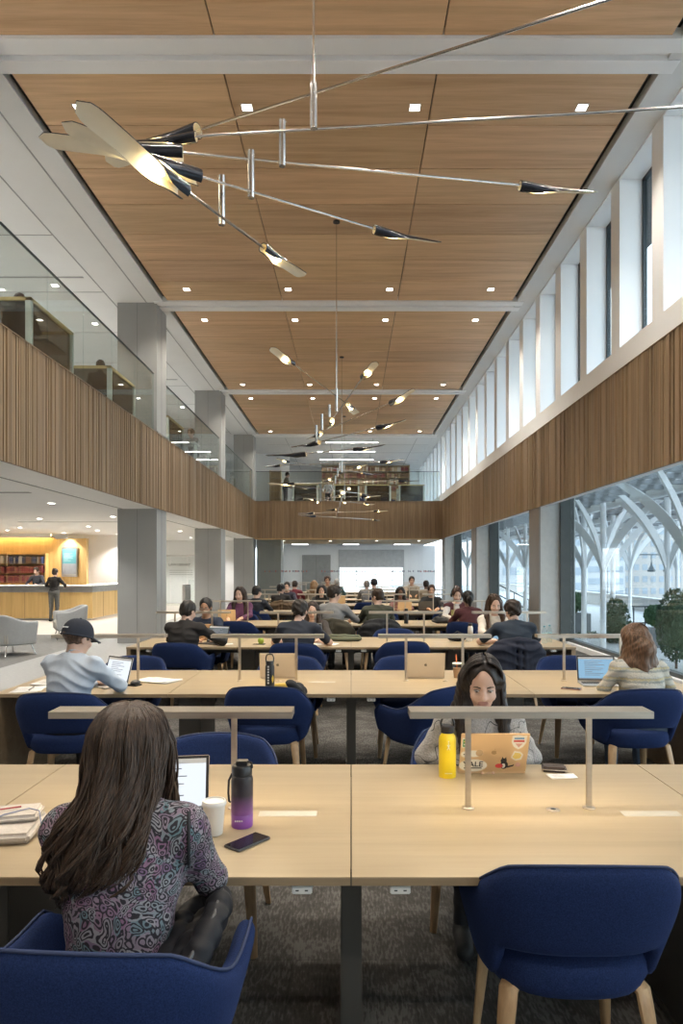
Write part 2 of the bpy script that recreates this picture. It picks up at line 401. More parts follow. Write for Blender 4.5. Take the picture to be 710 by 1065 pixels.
def make_lamp():
    t = thing('task_lamp', '', 'lamp')
    g = MB(); g.span((-.465,-.055,.372),(.465,.055,.386)); g.span((-.465,-.055,.360),(.465,-.049,.372)); g.span((-.465,.049,.360),(.465,.055,.372)); g.span((-.465,-.049,.360),(-.459,.049,.372)); g.span((.459,-.049,.360),(.465,.049,.372)); g.build('lamp_bar', BRUSH, t, smooth=False)
    g = MB(); g.span((-.44,-.03,.367),(.44,.03,.3715)); g.build('light_strip', LED, t, smooth=False)
    for s in (-1,1):
        g = MB(); g.span((s*.235-.011,-.006,.004),(s*.235+.011,.006,.366)); g.build('post', BRUSH, t, bevel=.002)
        g = MB(); g.lathe([(.024,0),(.024,.004),(.02,.006)], (s*.235,0,0), 18); g.build('post_base', BRUSH, t)
    return t
rowname = ['long maple reading table nearest to the camera', 'second long reading table, behind the nearest one']+['long reading table, %s from the camera' % ORD[k] for k in range(2,9)]
table0 = make_table(); lamp0 = make_lamp()
place4 = [(-2.0,'far left'),(-.69,'left of the middle seam'),(.69,'right of the middle seam'),(2.0,'far right')]
first = True
for k, y in enumerate(ROWY):
    if k == 0: tb = table0; tb.location = (0,y,0)
    else: tb = dup(table0, (0,y,0), 0)
    tb['label'] = rowname[k]; tb['group'] = 'reading tables'
    for x, nm in place4:
        if k == 0 and abs(x) > 1.5: continue
        l = lamp0 if first else dup(lamp0, (0,0,0), 0); first = False
        l.location = (x,y,TZ); l['group'] = 'table task lamps'
        l['label'] = 'slim T-bar task lamp on %s reading table, %s' % ('the nearest' if k == 0 else 'the '+ORD[k], nm)
# chairs
FABRIC = None
m, nt, b = newmat('blue_wool'); v = coords(nt)
n1 = N(nt,'ShaderNodeTexNoise'); n1.inputs['Scale'].default_value = 260; n1.inputs['Detail'].default_value = 2; nt.links.new(v, n1.inputs['Vector'])
nt.links.new(ramp(nt, n1.outputs['Fac'], [(.3,(.0085,.017,.060)),(.7,(.019,.036,.112))]), b.inputs['Base Color'])
b.inputs['Roughness'].default_value = .9; b.inputs['Specular IOR Level'].default_value = .15; b.inputs['Sheen Weight'].default_value = .12; b.inputs['Sheen Roughness'].default_value = .4
b.inputs['Sheen Tint'].default_value = (.25,.4,1,1)
bump(nt, b, n1.outputs['Fac'], .25, .002); FABRIC = m
PIPING = mat('blue_piping', (.028,.042,.10), .8, var=.1, scale=40)
def ss(a, b, x): t = min(1, max(0, (x-a)/(b-a))); return t*t*(3-2*t)
def shell_pt(s, v):                          # s -1..1 round the back from arm to arm, v 0..1 bottom to top
    A = abs(s)*128; sg = 1 if s >= 0 else -1
    zt = .832-.034*(min(A,50)/50)**2-.146*ss(38,92,A)**1.1
    zt += .010*ss(95,120,A) - .05*ss(116,128,A)
    zb = .538-.012*(A/48)**2 if A < 48 else .526-.126*ss(48,64,A)
    zb += .0*A + .05*ss(100,128,A)
    z = zb+(zt-zb)*v; k = .80+.20*ss(.38,.72,z)
    if A <= 90:
        e = .80; sn = math.sin(R(A))**e; cs = math.cos(R(A))**.75 if A < 90 else 0
        x, y = .315*sn, -.265*cs
    else:
        q = (A-90)/38; x, y = .315*(1-.05*q*q), .25*q
    y -= .075*ss(.45,.82,z)*(1 if A < 60 else 1-ss(60,105,A))
    return Vector((sg*x*k, y*(.9+.1*k) , z))
def make_chair():
    t = thing('armchair', '', 'chair')
    g = MB(); nu, nv, th = 45, 8, .032
    def pt(i, j, side):
        s = -1+2*i/(nu-1); v = j/(nv-1); p = shell_pt(s, v)
        du = shell_pt(min(1,s+.01),v)-shell_pt(max(-1,s-.01),v); dv = shell_pt(s,min(1,v+.01))-shell_pt(s,max(0,v-.01))
        n = du.cross(dv); n.normalize(); e = 1-.45*(abs(2*v-1)**4)
        return p + n*side*th*e
    vs = [pt(i,j,sd) for sd in (1,-1) for i in range(nu) for j in range(nv)]; o = nu*nv; fs = []
    for i in range(nu-1):
        for j in range(nv-1):
            a = i*nv+j; fs += [(a,a+nv,a+nv+1,a+1), (o+a,o+a+1,o+a+nv+1,o+a+nv)]
        fs += [(i*nv,o+i*nv,o+(i+1)*nv,(i+1)*nv), (i*nv+nv-1,(i+1)*nv+nv-1,o+(i+1)*nv+nv-1,o+i*nv+nv-1)]
    for i in (0, nu-1):
        for j in range(nv-1): fs.append((i*nv+j,i*nv+j+1,o+i*nv+j+1,o+i*nv+j))
    g.add(vs, fs); sh = g.build('backrest', FABRIC, t, ang=180)
    sb = sh.modifiers.new('s','SUBSURF'); sb.levels = sb.render_levels = 1; bake(sh)
    g = MB(); g.tube([pt(i,nv-1,.55)+Vector((0,0,.0005)) for i in range(1,nu-1)], .0045, 6); g.build('piping', PIPING, t, ang=180)
    g = MB(); prof = [(.80,.380),(.95,.390),(1.0,.42),(1.0,.462),(.97,.487),(.88,.500),(.5,.508),(.02,.512)]; n = 32; vs = []
    for r, z in prof:
        for j in range(n):
            a = 2*PI*j/n; c, s_ = math.cos(a), math.sin(a); q = (abs(c)**2.6+abs(s_)**2.6)**(-1/2.6)
            vs.append((.262*r*q*c, .262*r*q*s_+.005, z))
    fs = [(i*n+j, i*n+(j+1)%n, (i+1)*n+(j+1)%n, (i+1)*n+j) for i in range(len(prof)-1) for j in range(n)]+[tuple(range(n))[::-1], tuple((len(prof)-1)*n+j for j in range(n))]
    g.add(vs, fs); g.build('seat', FABRIC, t, ang=60)
    for sx in (-1,1):
        for sy, top, mid, foot in ((1,(.17,.13,.415),(.205,.185,.39),(.235,.235,0)), (-1,(.15,-.10,.415),(.205,-.185,.385),(.255,-.265,0))):
            g = MB(); P = [Vector((sx*top[0],top[1],top[2])), Vector((sx*(top[0]*.6+mid[0]*.4),top[1]*.6+mid[1]*.4,.41)), Vector((sx*mid[0],mid[1],mid[2]))]
            for q in (.12,.35,.6,.85,1): P.append(Vector((sx*(mid[0]+(foot[0]-mid[0])*q), mid[1]+(foot[1]-mid[1])*q, mid[2]*(1-q))))
            g.tube(P, [.026,.027,.027,.026,.023,.020,.017,.015], 10, flat=(.62,1.15)); g.build('leg', OAKLEG, t, ang=50)
    return t
chair0 = make_chair(); chair0.location = (0,-30,0); chair_used = [False]
def chair(x, y, rz, label, group='blue armchairs'):
    if not chair_used[0]: c = chair0; chair_used[0] = True
    else: c = dup(chair0, (0,0,0), 0)
    c.location = (x,y,0); c.rotation_euler = (0,0,rz); c['label'] = label; c['group'] = group; return c
NEARD, FARD = .61+.09, .61+.03                # how far a pushed-in chair's centre is from the table's middle
near_ch = {
 0: [(-.612,-.15,R(-4),'holding the woman in patterned top'), (.69,.30,R(-1),'empty, pushed in at right')],
 1: [(-2.03,-.03,R(3),'under the man in a cap'), (-.61,.22,R(-3),'empty, black jacket on it, left of middle leg'), (.56,.18,R(38),'empty, turned sideways right of the middle leg'), (2.07,.12,R(4),'under the woman in striped sweater')],
 2: [(-1.97,.07,R(-6),'under the man in black sweater'), (-.62,.05,R(-5),'under the man in dark tee, near middle leg'), (.60,.22,R(6),'empty, right of the middle leg'), (1.86,.05,R(5),'with a navy coat over its back')],
 3: [(-1.80,.2,R(-8),'empty, by the purple cardigan woman'), (-.28,0,R(-4),'under the man in grey sweater'), (.43,0,R(8),'under the man in green sweater'), (1.90,0,R(-30),'turned, under the woman in maroon')],
 4: [(-2.0,.2,0,'far left seat'), (-.66,.2,R(4),'left inner seat'), (.66,.2,R(-4),'right inner seat'), (2.0,.2,0,'far right seat')],
 5: [(-1.7,0,0,'far left seat, under a person in black'), (-.66,.2,R(4),'left inner seat'), (.4,.2,R(-4),'right inner seat'), (2.0,.2,0,'far right seat')],
 6: [(-1.95,.2,0,'far left seat'), (-.66,.2,R(4),'left inner seat'), (.75,.2,R(-4),'right inner seat')],
}
far_ch = {
 0: [(-.66,-.13,R(182),'empty, behind the lamp post'), (.62,.08,R(178),'under the woman in grey cardigan')],
 1: [(-2.05,-.03,R(180),'empty, behind the left lamp'), (-.56,-.05,R(184),'empty, behind the silver laptop and bottle'), (.50,-.05,R(176),'empty, behind the silver laptop right of the seam'), (2.05,-.03,R(180),'empty, at the far right end')],
 2: [(-1.97,.05,R(180),'under the man in navy blazer'), (-.60,.05,R(180),'under the woman in glasses'), (.60,-.05,R(180),'empty, right inner seat'), (2.02,.05,R(180),'under the woman in cream top')],
 3: [(-2.0,.05,R(180),'under the woman in purple'), (.55,-.05,R(180),'empty, behind the dark bottle'), (1.92,.05,R(180),'under the woman in maroon vest')],
 4: [(-.62,.05,R(180),'under the woman with long black hair'), (1.1,.05,R(180),'under the woman in dusty pink'), (1.8,.05,R(180),'under the person in black')],
}
for k, lst in near_ch.items():
    for x, dy, rz, what in lst:
        chair(x, ROWY[k]-NEARD+dy, rz, 'blue armchair, near side of %s table, %s' % (ORD[k], what))
for k, lst in far_ch.items():
    for x, dy, rz, what in lst:
        chair(x, ROWY[k]+FARD+dy, rz, 'blue armchair, far side of %s table, %s' % (ORD[k], what))
# ------------------------------------------------------------------ ceiling lights and hanging mobiles
DL = glow('downlight_glow', (1.0,.92,.80), 14); DLW = glow('downlight_white', (1.0,.95,.87), 14)
def beam_lamp(power, c, name):
    l = bpy.data.lights.new(name, 'SPOT'); l.energy = power; l.color = c; l.spot_size = R(124); l.spot_blend = .7; l.shadow_soft_size = .05
    return l
L0 = beam_lamp(DLS, (1.0,.93,.82), 'downlight_beam'); L1 = beam_lamp(DLS2, (1.0,.97,.92), 'downlight_beam')
def make_down(name, mt, s):
    t = thing(name, '', 'light')
    g = MB(); 
    for a, b_ in (((-s,-s,-.006),(s,-s*.8,.0)),((-s,s*.8,-.006),(s,s,.0)),((-s,-s*.8,-.006),(-s*.8,s*.8,.0)),((s*.8,-s*.8,-.006),(s,s*.8,.0))): g.span(a,b_)
    g.build('trim_ring', WHITE, t, smooth=False)
    g = MB(); g.span((-s*.8,-s*.8,-.003),(s*.8,s*.8,.0)); g.build('lens', mt, t, smooth=False)
    o = bpy.data.objects.new('lamp_beam', L0 if mt is DL else L1); col.objects.link(o); o.parent = t; o.location = (0,0,-.012)
    return t
d0 = make_down('downlight', DL, .075); d1 = make_down('downlight', DLW, .075)
used = {}
def put(o, loc, label, group):
    n = o if o.name not in used else dup(o, loc, 0)
    used[o.name] = 1; n.location = loc; n['label'] = label; n['group'] = group; return n
bay = ['first', 'second', 'third', 'fourth']
cols_ = [(-3.5,'leftmost column'),(-1.34,'second column from left'),(.82,'third column from left'),(2.97,'rightmost column')]
for k in range(5):
    y0 = YB if k == 0 else beams[k-1][1]; y1 = beams[k][0]
    for y, w_ in ((y0+.66,'after'),(y1-.62,'before')):
        if y < 7.9: continue
        for x, cn in cols_:
            bm_ = ORD[k-1] if w_ == 'after' else ORD[k]
            put(d0, (x,y,7.609), 'square downlight in the wood ceiling, %s, just %s the %s white beam' % (cn, w_, bm_), 'wood ceiling downlights')
# the nearest bay lies above the frame but lights the foreground
for y in (-3.5, 0.5, 3.2, 6.9):
    for x, cn in cols_: put(d0, (x,y,7.609), 'square downlight in the wood ceiling above the nearest tables', 'wood ceiling downlights above the camera')
for i, y in enumerate((2.2, 6.6, 11.0, 14.7, 17.0, 21.5, 25.8)):
    put(d1, (-6.2,y,7.599), 'downlight in the white gallery ceiling, %s along the row' % ORD[i], 'gallery ceiling downlights')
k = 0
for i, y in enumerate((3, 6.5, 10.0, 14.3, 18.0, 21.5, 25.0)):
    for j, x in enumerate((-6.1, -8.3, -10.8)):
        put(d1, (x, y+(.7*j if y > 9 else 0), 2.999), 'downlight under the left gallery, %s along the %s row from the hall' % (ORD[i], ORD[j] if j else 'closest'), 'downlights under the gallery')
for j, (x, y) in enumerate(((-3.2,33.2),(-1,33.2),(1.2,33.2),(3.2,33.2))): put(d1, (x,y,2.967), 'downlight in the far wood soffit, %s from the left' % (ORD[j] if j else 'first'), 'far soffit downlights')
LIN = glow('linear_glow', (1,.96,.9), 18)
for i, (x0, x1, y) in enumerate(((-1.2,1.25,32.8),(-1.7,1.2,35.4),(-1.7,1.2,38.0))):
    t = thing('linear_ceiling_light', 'slim linear light in the far gallery ceiling, %s from the hall' % (ORD[i] if i else 'closest'), 'light', ((x0+x1)/2,y,7.6), 0, 'linear gallery lights'); L = x1-x0
    g = MB(); g.span((-L/2,-.06,-.05),(L/2,.06,0)); g.build('housing', WHITE, t, smooth=False)
    g = MB(); g.span((-L/2+.02,-.05,-.055),(L/2-.02,.05,-.05)); g.build('diffuser', LIN, t, smooth=False)
# mobiles
SHOUT = mat('shade_black_enamel', (.022,.024,.032), .22, .3, var=.1); SHIN = mat('shade_ivory_inside', (.93,.86,.70), .45, var=.03)
BULB = glow('bulb_glow', (1.0,.80,.45), BULBS)
HOUSE = mat('lamp_socket', (.75,.6,.35), .3, .9)
def shade(par, p, tip, roll=0.0, size=1.0, gain=1):
    p, tip = Vector(p), Vector(tip); L = (tip-p).length; t = (tip-p)/L
    side = t.cross(Vector((0,0,1))).normalized(); up = side.cross(t)
    q = Matrix.Rotation(roll, 3, t); side = q @ side; up = q @ up
    g = MB(); nu, nv = 22, 15
    def f(u, v, off):
        q_ = size*L/.75; w_ = .130+(.066-.130)*ss(.0,.62,u)
        if u > .86: w_ *= math.sqrt(max(0, 1-((u-.86)/.14)**2))
        w_ = max(w_*q_, .002); r = (.046+.13*max(0,u-.20)**1.1)*q_; a = (v*2-1)*min(w_/r, 2.75); rr = r+off
        k_ = .15+.75*ss(0,.5,u)
        return p + t*(L*(u*1.06-.06)) + side*(rr*math.sin(a)) + up*(rr*math.cos(a)-r*k_)
    g.grid(lambda u, v: f(u, v, .0025), nu, nv, 0); g.grid(lambda u, v: f(u, v, -.0025), nu, nv, 1)
    n = nu*nv
    for i in range(nu-1):
        for j in (0, nv-1): g.f.append((i*nv+j,(i+1)*nv+j,n+(i+1)*nv+j,n+i*nv+j)); g.m.append(0); g.t.append((1,1,1))
    for i in (0, nu-1):
        for j in range(nv-1): g.f.append((i*nv+j,i*nv+j+1,n+i*nv+j+1,n+i*nv+j)); g.m.append(0); g.t.append((1,1,1))
    sh = g.build('lamp_shade', [SHOUT, SHIN], par, ang=60, fix=False)
    h = size*L/.75
    g = MB(); g.tube([p-t*.02, p+t*.06*h], .014*h, 10); g.build('lamp_socket', HOUSE, sh)
    g = MB(); M = Matrix.Translation(p+t*.20*h - up*.014*h) @ t.to_track_quat('Z','Y').to_matrix().to_4x4(); g.M = M
    g.lathe([(.008*h,-.06*h),(.014*h,-.05*h),(.024*h,-.01*h),(.028*h,.02*h),(.02*h,.045*h),(.004*h,.055*h)], n=12); g.build('bulb', BULB, sh)
def mobile(label, x, y, zlist, arms, hubs):
    t = thing('mobile_chandelier', label, 'chandelier', (0,0,0), 0, 'hanging mobile chandeliers')
    g = MB(); g.lathe([(.06,7.58),(.06,7.605),(.01,7.605)], (x,y,0), 16); g.build('canopy', BLACKPL, t)
    g = MB(); g.tube([(x,y,7.59),(x,y,hubs[0][0].z)], .0065, 8); g.build('stem', CHROME, t)
    for a, b_ in hubs:
        g = MB(); g.tube([a,b_], .021, 12); g.build('connector', CHROME, t)
    for arm in arms:
        A, B = Vector(arm['a']), Vector(arm['b'])
        g = MB(); g.tube([A,B], .0085, 8); o = g.build('arm', CHROME, t)
        for e, tp, rl in arm['sh']: shade(t, e, tp, rl)
    return t
def mk_arms(spec, z0s):
    arms = []
    for z, ea, ta, eb, tb, ra, rb in spec:
        A, B = level(*ea, z), level(*eb, z); sh = []
        for e, tp, r_ in ((A,ta,ra),(B,tb,rb)):
            if tp is None: continue
            q = level(*tp, z); v = q-e; L = min(.80, max(.50, v.length)); sh.append((e, e+v.normalized()*L, r_))
        arms.append(dict(a=A, b=B, sh=sh))
    return arms
# nearest mobile: five arms stepping down, arm ends and shade tips read where they hang
y1 = 4.3
spec = [(4.62,(200,137),(104,171),(700,-22),None,R(25),0),
        (4.38,(199,142),(128,149),(900,100),None,R(-20),0),
        (4.25,(182,158),(40,145),(545,193),(620,201),R(10),R(20)),
        (3.99,(200,181),(64,130),(393,239),(453,252),R(8),R(20)),
        (3.77,(186,193),(80,108),(276,259),(315,287),R(12),R(-10))]
hubs = [(at(326,86,y1),at(326,134,y1)), (at(293.5,125,4.36),at(293.5,173,4.36)), (at(261,157,4.33),at(261,206,4.33)), (at(230.5,183,4.30),at(230.5,234,4.30))]
mobile('large metal mobile chandelier nearest the camera, long black shades', -.23, y1, None, mk_arms(spec, None), hubs)
spec2 = [(4.62,(303,377),(282,362),(362,421),(378,438),R(15),R(-20)),
         (4.45,(378,391),(391,377),(345,437),(341,452),R(-10),R(-30)),
         (4.30,(408,418),(432,404),(333,450),(312,462),R(10),R(-14)),
         (4.10,(394,444),(422,437),(330,460),(300,466),R(16),R(-16)),
         (3.87,(370,467),(401,463),(316,472),(273,474),R(16),R(-16))]
def hubs_at(x, y, zs): return [(Vector((x,y,a)),Vector((x,y,b_))) for a, b_ in zs]
mobile('mobile chandelier hanging second from the camera, in mid hall', -.25, 12.0, None, mk_arms(spec2, None), [(Vector((-.25,12,4.75)),Vector((-.25,12,4.36))),(Vector((-.37,12,4.47)),Vector((-.37,12,4.26))),(Vector((-.5,12.05,4.32)),Vector((-.5,12.05,4.05))),(Vector((-.6,12.1,4.14)),Vector((-.6,12.1,3.84)))])
def gen(x, y, seed, label):
    r_ = random.Random(seed); arms = []; hb = [(Vector((x,y,4.75)),Vector((x,y,4.36)))]; az = r_.uniform(0,3)
    for i, z in enumerate((4.62,4.45,4.28,4.08,3.86,3.66)):
        az += 1.05; u = Vector((math.cos(az),math.sin(az),0)); c = Vector((x-.06*i,y,z)); A = c-u*r_.uniform(.7,1.3); B = c+u*r_.uniform(1.2,2.0)
        k_ = u.cross(Vector((0,0,1))); arms.append(dict(a=A,b=B,sh=[(A,A-(u+k_*r_.uniform(-.5,.5)).normalized()*.72,r_.uniform(-.3,.3)),(B,B+(u+k_*r_.uniform(-.4,.4)).normalized()*.56,r_.uniform(-.3,.3))]))
        if i: hb.append((Vector((x-.06*i,y,z+.2)),Vector((x-.06*i,y,z-.03))))
    mobile(label, x, y, None, arms, hb)
gen(-.26, 19.7, 5, 'mobile chandelier hanging third from the camera')
gen(-.26, 27.4, 8, 'farthest mobile chandelier, before the end gallery')

for i, (x, y) in enumerate(((-9.1,27.3),(-8.9,24.6),(-6.9,30.2),(-9.2,31.6),(-6.4,32.2),(-12.5,31.0),(-14.0,24.5),(-12.0,24.5))):  # extra downlights, added only to brighten the dark lobby walls
    put(d1, (x,y,2.999), 'added fill downlight near the white lobby wall under the gallery, %s of eight' % (ORD[i] if i else 'first'), 'added lobby fill downlights')
# ------------------------------------------------------------------ outside the right-hand windows
GZ = -.5
PAVE = mat('pale_paving', (.45,.45,.44), .8, var=.08, scale=2)
f = MB(); f.span((4.95,-20,GZ-.1),(15,90,GZ)); f.span((-60,-60,-16),(260,320,-15)); struct(f, 'ground_outside', [PAVE], smooth=False)
CANW = mat('canopy_white_steel', (.72,.73,.74), .5, var=.02); CAND = mat('canopy_grey_steel', (.20,.21,.22), .5, var=.05)
t = thing('slatted_canopy', 'grey slatted steel canopy roof outside the ground floor windows', 'canopy')
for x in (5.3, 7.3, 9.3, 11.3, 13.3):
    g = MB(); g.span((x-.08, 2, 3.36),(x+.08, 46, 3.56)); g.build('main_beam', CANW, t, smooth=False)
g = MB()
for k in range(44): g.span((5.2, 2.2+k, 3.5),(13.4, 2.34+k, 3.6))
g.build('joists', CAND, t, smooth=False)
g = MB()
for k in range(26): g.span((5.25+.32*k, 2, 3.6),(5.25+.32*k+.16, 46, 3.63))
g.build('louvres', CAND, t, smooth=False)
def tree_column(x, y, rz, label):
    t = thing('branching_column', label, 'column', (x,y,GZ), rz, 'branching white columns under the canopy')
    g = MB(); g.tube([(0,0,0),(0,0,3.86)], .075, 14); g.build('pole', CANW, t); g = MB(); g.lathe([(.16,0),(.16,.03),(.09,.04)], n=14); g.build('base_plate', CANW, t)
    for k in range(4):
        pts = []; n = 10
        for i in range(n+1):
            q = i/n; pts.append(((1-q)**2*.06+2*q*(1-q)*.42+q*q*1.55, (1-q)**2*2.10+2*q*(1-q)*3.10+q*q*3.84))
        for i in range(n, -1, -1):
            q = i/n; pts.append(((1-q)**2*.06+2*q*(1-q)*.30+q*q*1.36, (1-q)**2*2.42+2*q*(1-q)*3.28+q*q*3.86))
        g = MB(); g.M = Matrix.Rotation(PI/4+k*PI/2, 4, 'Z'); 
        for q_ in range(n):
            a, b_, c, d = pts[q_], pts[q_+1], pts[2*n-q_], pts[2*n+1-q_]
            g.prism([a,b_,c,d], -.02, .02, 'y')
        g.build('branch', CANW, t, smooth=False)
for i, (px, d, w_) in enumerate(((627,18.2,'in front of the leafy bush'),(607,20.6,'nearest the dark window frame'),(637,22.5,'just right of the thickest one'),(655,29,'thin and far off in the big window'),(694,16.7,'beside the clipped round shrub'),(722,12.6,'nearest the camera at the right edge'),(704,25,'far off at the right edge'),(528,30,'seen through the second window, left one'),(546,27,'seen through the second window, right one'),(486,38,'seen through the third window'))):
    tree_column((px-CX)*d/F, d, .3*i, 'white branching steel column outside, '+w_)
# shrubs
LEAF = mat('dark_leaves', (.045,.085,.04), .6, var=.5, scale=30); LEAF2 = mat('clipped_leaves', (.06,.13,.05), .6, var=.4, scale=30); BARK = mat('bark', (.16,.11,.08), .9)
PLANTER = mat('grey_planter', (.13,.135,.14), .6)
def leaves(par, c, r, n, s, m, seed, shell=.55):
    q = random.Random(seed); g = MB(); c = Vector(c)
    for _ in range(n):
        v = Vector((q.gauss(0,1),q.gauss(0,1),q.gauss(0,1))).normalized()*(shell+(1-shell)*q.random()**.5)
        p = c+Vector((v.x*r[0],v.y*r[1],v.z*r[2])); e = Euler((q.uniform(0,6),q.uniform(0,6),q.uniform(0,6))).to_matrix(); l = s*q.uniform(.7,1.3)
        g.add([p+e@Vector(u) for u in ((-l,0,0),(0,-l*.45,.01),(l,0,0),(0,l*.45,.01))], [(0,1,2,3)])
    return g.build('foliage', m, par, smooth=False, fix=False)
def shrub(px, py, d, r, label, m, seed, n=900, planter=True, s=.045, trunk=True):
    c = at(px, py, d); t = thing('potted_shrub' if planter else 'leafy_bush', label, 'shrub', (c.x,d,GZ)); z = c.z-GZ
    core = MB(); core.ball((0,0,z), [q*.72 for q in r], 14); core.build('inner_growth', m, t)
    leaves(t, (0,0,z), r, n, s, m, seed, .72)
    g = MB(); g.tube([(0,0,0),(0,0,z)], .03, 8); g.build('stem', BARK, t)
    if planter: g = MB(); g.span((-.38,-.38,0),(.38,.38,max(.3,z-r[2]-.05))); g.build('planter', PLANTER, t, bevel=.01)
shrub(681,640,19.5,(.30,.30,.30),'clipped round green shrub in a grey planter outside big window',LEAF2,3)
shrub(599,626,24,(.35,.35,.33),'small round green shrub beside the dark window frame',LEAF2,4)
shrub(640,648,20.5,(.42,.42,.72),'loose leafy bush behind the middle white column outside',LEAF,5,1100,False,.06)
shrub(703,650,15.2,(.42,.42,.80),'tall leafy bush at the right edge outside the window',LEAF,6,1500,False,.05)
shrub(612,668,22,(.5,.4,.35),'low leafy planting at the foot of the window',LEAF,7,700,False,.06)
t = thing('guard_rail','dark steel guard rail between the bushes outside','railing',(9.0,21.5,GZ))
for x in (-.35,0,.35):
    g = MB(); g.span((x-.015,-.015,0),(x+.015,.015,1.0)); g.build('post', DARKFR, t, smooth=False)
for z in (.5,1.0):
    g = MB(); g.span((-.4,-.015,z-.02),(.4,.015,z+.02)); g.build('bar', DARKFR, t, smooth=False)
t = thing('stair_handrail','dark sloping stair handrail seen through the second window','railing',(7.3,31,GZ))
for z in (.55,1.0):
    g = MB(); g.tube([(-.9,0,z+.5),(.6,0,z-.25)], .025, 8); g.build('bar', DARKFR, t)
for x in (-.8,-.1,.55):
    g = MB(); g.tube([(x,0,0),(x,0,1.0+.5-(x+.9)*.5)], .02, 8); g.build('post', DARKFR, t)
g = MB(); g.span((0,0,0),(1.3,.3,.75)); o = g.build('low_wall', mat('grey_concrete',(.22,.22,.23),.8), None, bevel=.01); o.location = (5.9,22.6,GZ); tag(o,'low grey concrete wall outside beside the window frame','wall')
# far city blocks
FAC = mat('pale_facade', (.40,.41,.42), .7, var=.03, scale=.2); FAC2 = mat('warm_facade', (.36,.34,.32), .7, var=.05, scale=.3); WINF = mat('far_window', (.24,.28,.32), .3, var=.15, scale=.2)
g = MB(); g.span((14.6,-5,GZ),(14.9,80,.15)); g.span((14.5,-5,.15),(15,80,.22)); o = g.build('terrace_parapet', mat('parapet_stone',(.42,.41,.39),.7), None, smooth=False); tag(o,'low pale terrace wall beyond the white columns outside','wall')
def block(x0, x1, y, h, label, m, nf, nw, strip):
    t = thing('office_building', label, 'building', ((x0+x1)/2,y,-15)); W = x1-x0
    g = MB(); g.span((-W/2,0,0),(W/2,18,h)); g.build('walls', m, t, smooth=False)
    g = MB(); g.span((-W/2-.4,-.4,h),(W/2+.4,18.4,h+1)); g.build('parapet', m, t, smooth=False)
    for k in range(nf):
        z = 1.5+k*(h-2)/nf; hh = (h-2)/nf*.5
        if strip: g = MB(); g.span((-W/2+.6,-.12,z),(W/2-.6,.05,z+hh)); g.build('window_strip', WINF, t, smooth=False)
        else:
            for j in range(nw):
                xx = -W/2+(j+.5)*W/nw; g = MB(); g.span((xx-W/nw*.3,-.1,z),(xx+W/nw*.3,.05,z+hh)); g.build('window', WINF, t, smooth=False)
block(58,80,205,58,'pale office block with long window strips, far outside at left',FAC,16,0,True)
block(81,104,215,64,'warm grey block with rows of square windows, far outside at right',FAC2,17,9,False)
block(34,54,160,36,'low pale block seen through the second window',FAC,10,0,True)
t = thing('street_lamp','street lamp with two hanging heads far outside the window','lamp',(24.2,58,GZ))
g = MB(); g.tube([(-3.0,0,0),(-3.0,0,2.9),(-2.6,0,3.3),(2.2,0,3.3)], .05, 8); g.build('mast', DARKFR, t)
for x in (.6,1.9):
    g = MB(); g.lathe([(.04,2.75),(.10,2.4),(.34,2.0),(.30,1.9),(.05,1.85)], (x,0,0), 12); g.tube([(x,0,3.3),(x,0,2.7)], .03, 6); g.build('lamp_head', DARKFR, t)
# ------------------------------------------------------------------ left ground floor: desk, shelves, lounge
HONEY = wood('honey_wood', (.56,.36,.13), (.68,.46,.19), 'z', .45, .5)
f = MB(); f.span((-16,27.0,0),(-11.45,27.2,2.86)); f.add([(-11.45,27.0,0),(-9.95,26.4,0),(-9.95,26.6,0),(-11.45,27.2,0),(-11.45,27.0,2.80),(-9.95,26.4,2.80),(-9.95,26.6,2.80),(-11.45,27.2,2.80)],[(0,1,5,4),(1,2,6,5),(4,5,6,7),(2,3,7,6)])
struct(f, 'wall_reception', [HONEY], smooth=False)
f = MB(); f.span((-16,33.5,0),(-4.75,33.7,3.0)); f.span((-11.3,28.0,0),(-8.2,28.2,3.0)); struct(f, 'wall_lobby', [WHITE2], smooth=False)
COVE = glow('cove_glow', (1,.72,.30), 14)
t = thing('cove_light','warm cove light strip above the honey wood reception wall','light',(-13.5,26.9,2.9))
g = MB(); g.span((-2.5,-.10,.03),(2.05,-.04,.05)); g.build('light_strip', COVE, t, smooth=False); g = MB(); g.span((-2.5,-.14,.05),(2.05,-.02,.09)); g.span((-2.5,-.17,-.06),(2.05,-.15,.10)); g.build('housing', WHITE, t, smooth=False)
# shelves with books
def bookcase(label, x0, x1, y, z0, rows, rh, divs, m, dpt=.3):
    t = thing('bookcase', label, 'bookcase', ((x0+x1)/2,y,z0)); W = x1-x0; H = rows*rh+.08
    for i, x in enumerate([-W/2]+[(-W/2+W*d_) for d_ in divs]+[W/2]):
        g = MB(); g.span((x-.02,-dpt,0),(x+.02,0,H)); g.build('upright', m, t, smooth=False)
    for k in range(rows+1):
        g = MB(); g.span((-W/2,-dpt+.005,.03+k*rh),(W/2,0,.055+k*rh)); g.build('shelf', m, t, smooth=False)
    g = MB(); g.span((-W/2,-.015,0),(W/2,0,H)); g.build('back_panel', m, t, smooth=False)
    return t
BK = [mat('book_red',(.22,.035,.03),.6), mat('book_brown',(.20,.10,.05),.6), mat('book_tan',(.42,.30,.18),.6), mat('book_navy',(.03,.04,.10),.6), mat('book_black',(.02,.02,.02),.6), mat('book_cream',(.55,.50,.42),.6), mat('book_maroon',(.14,.02,.025),.6)]
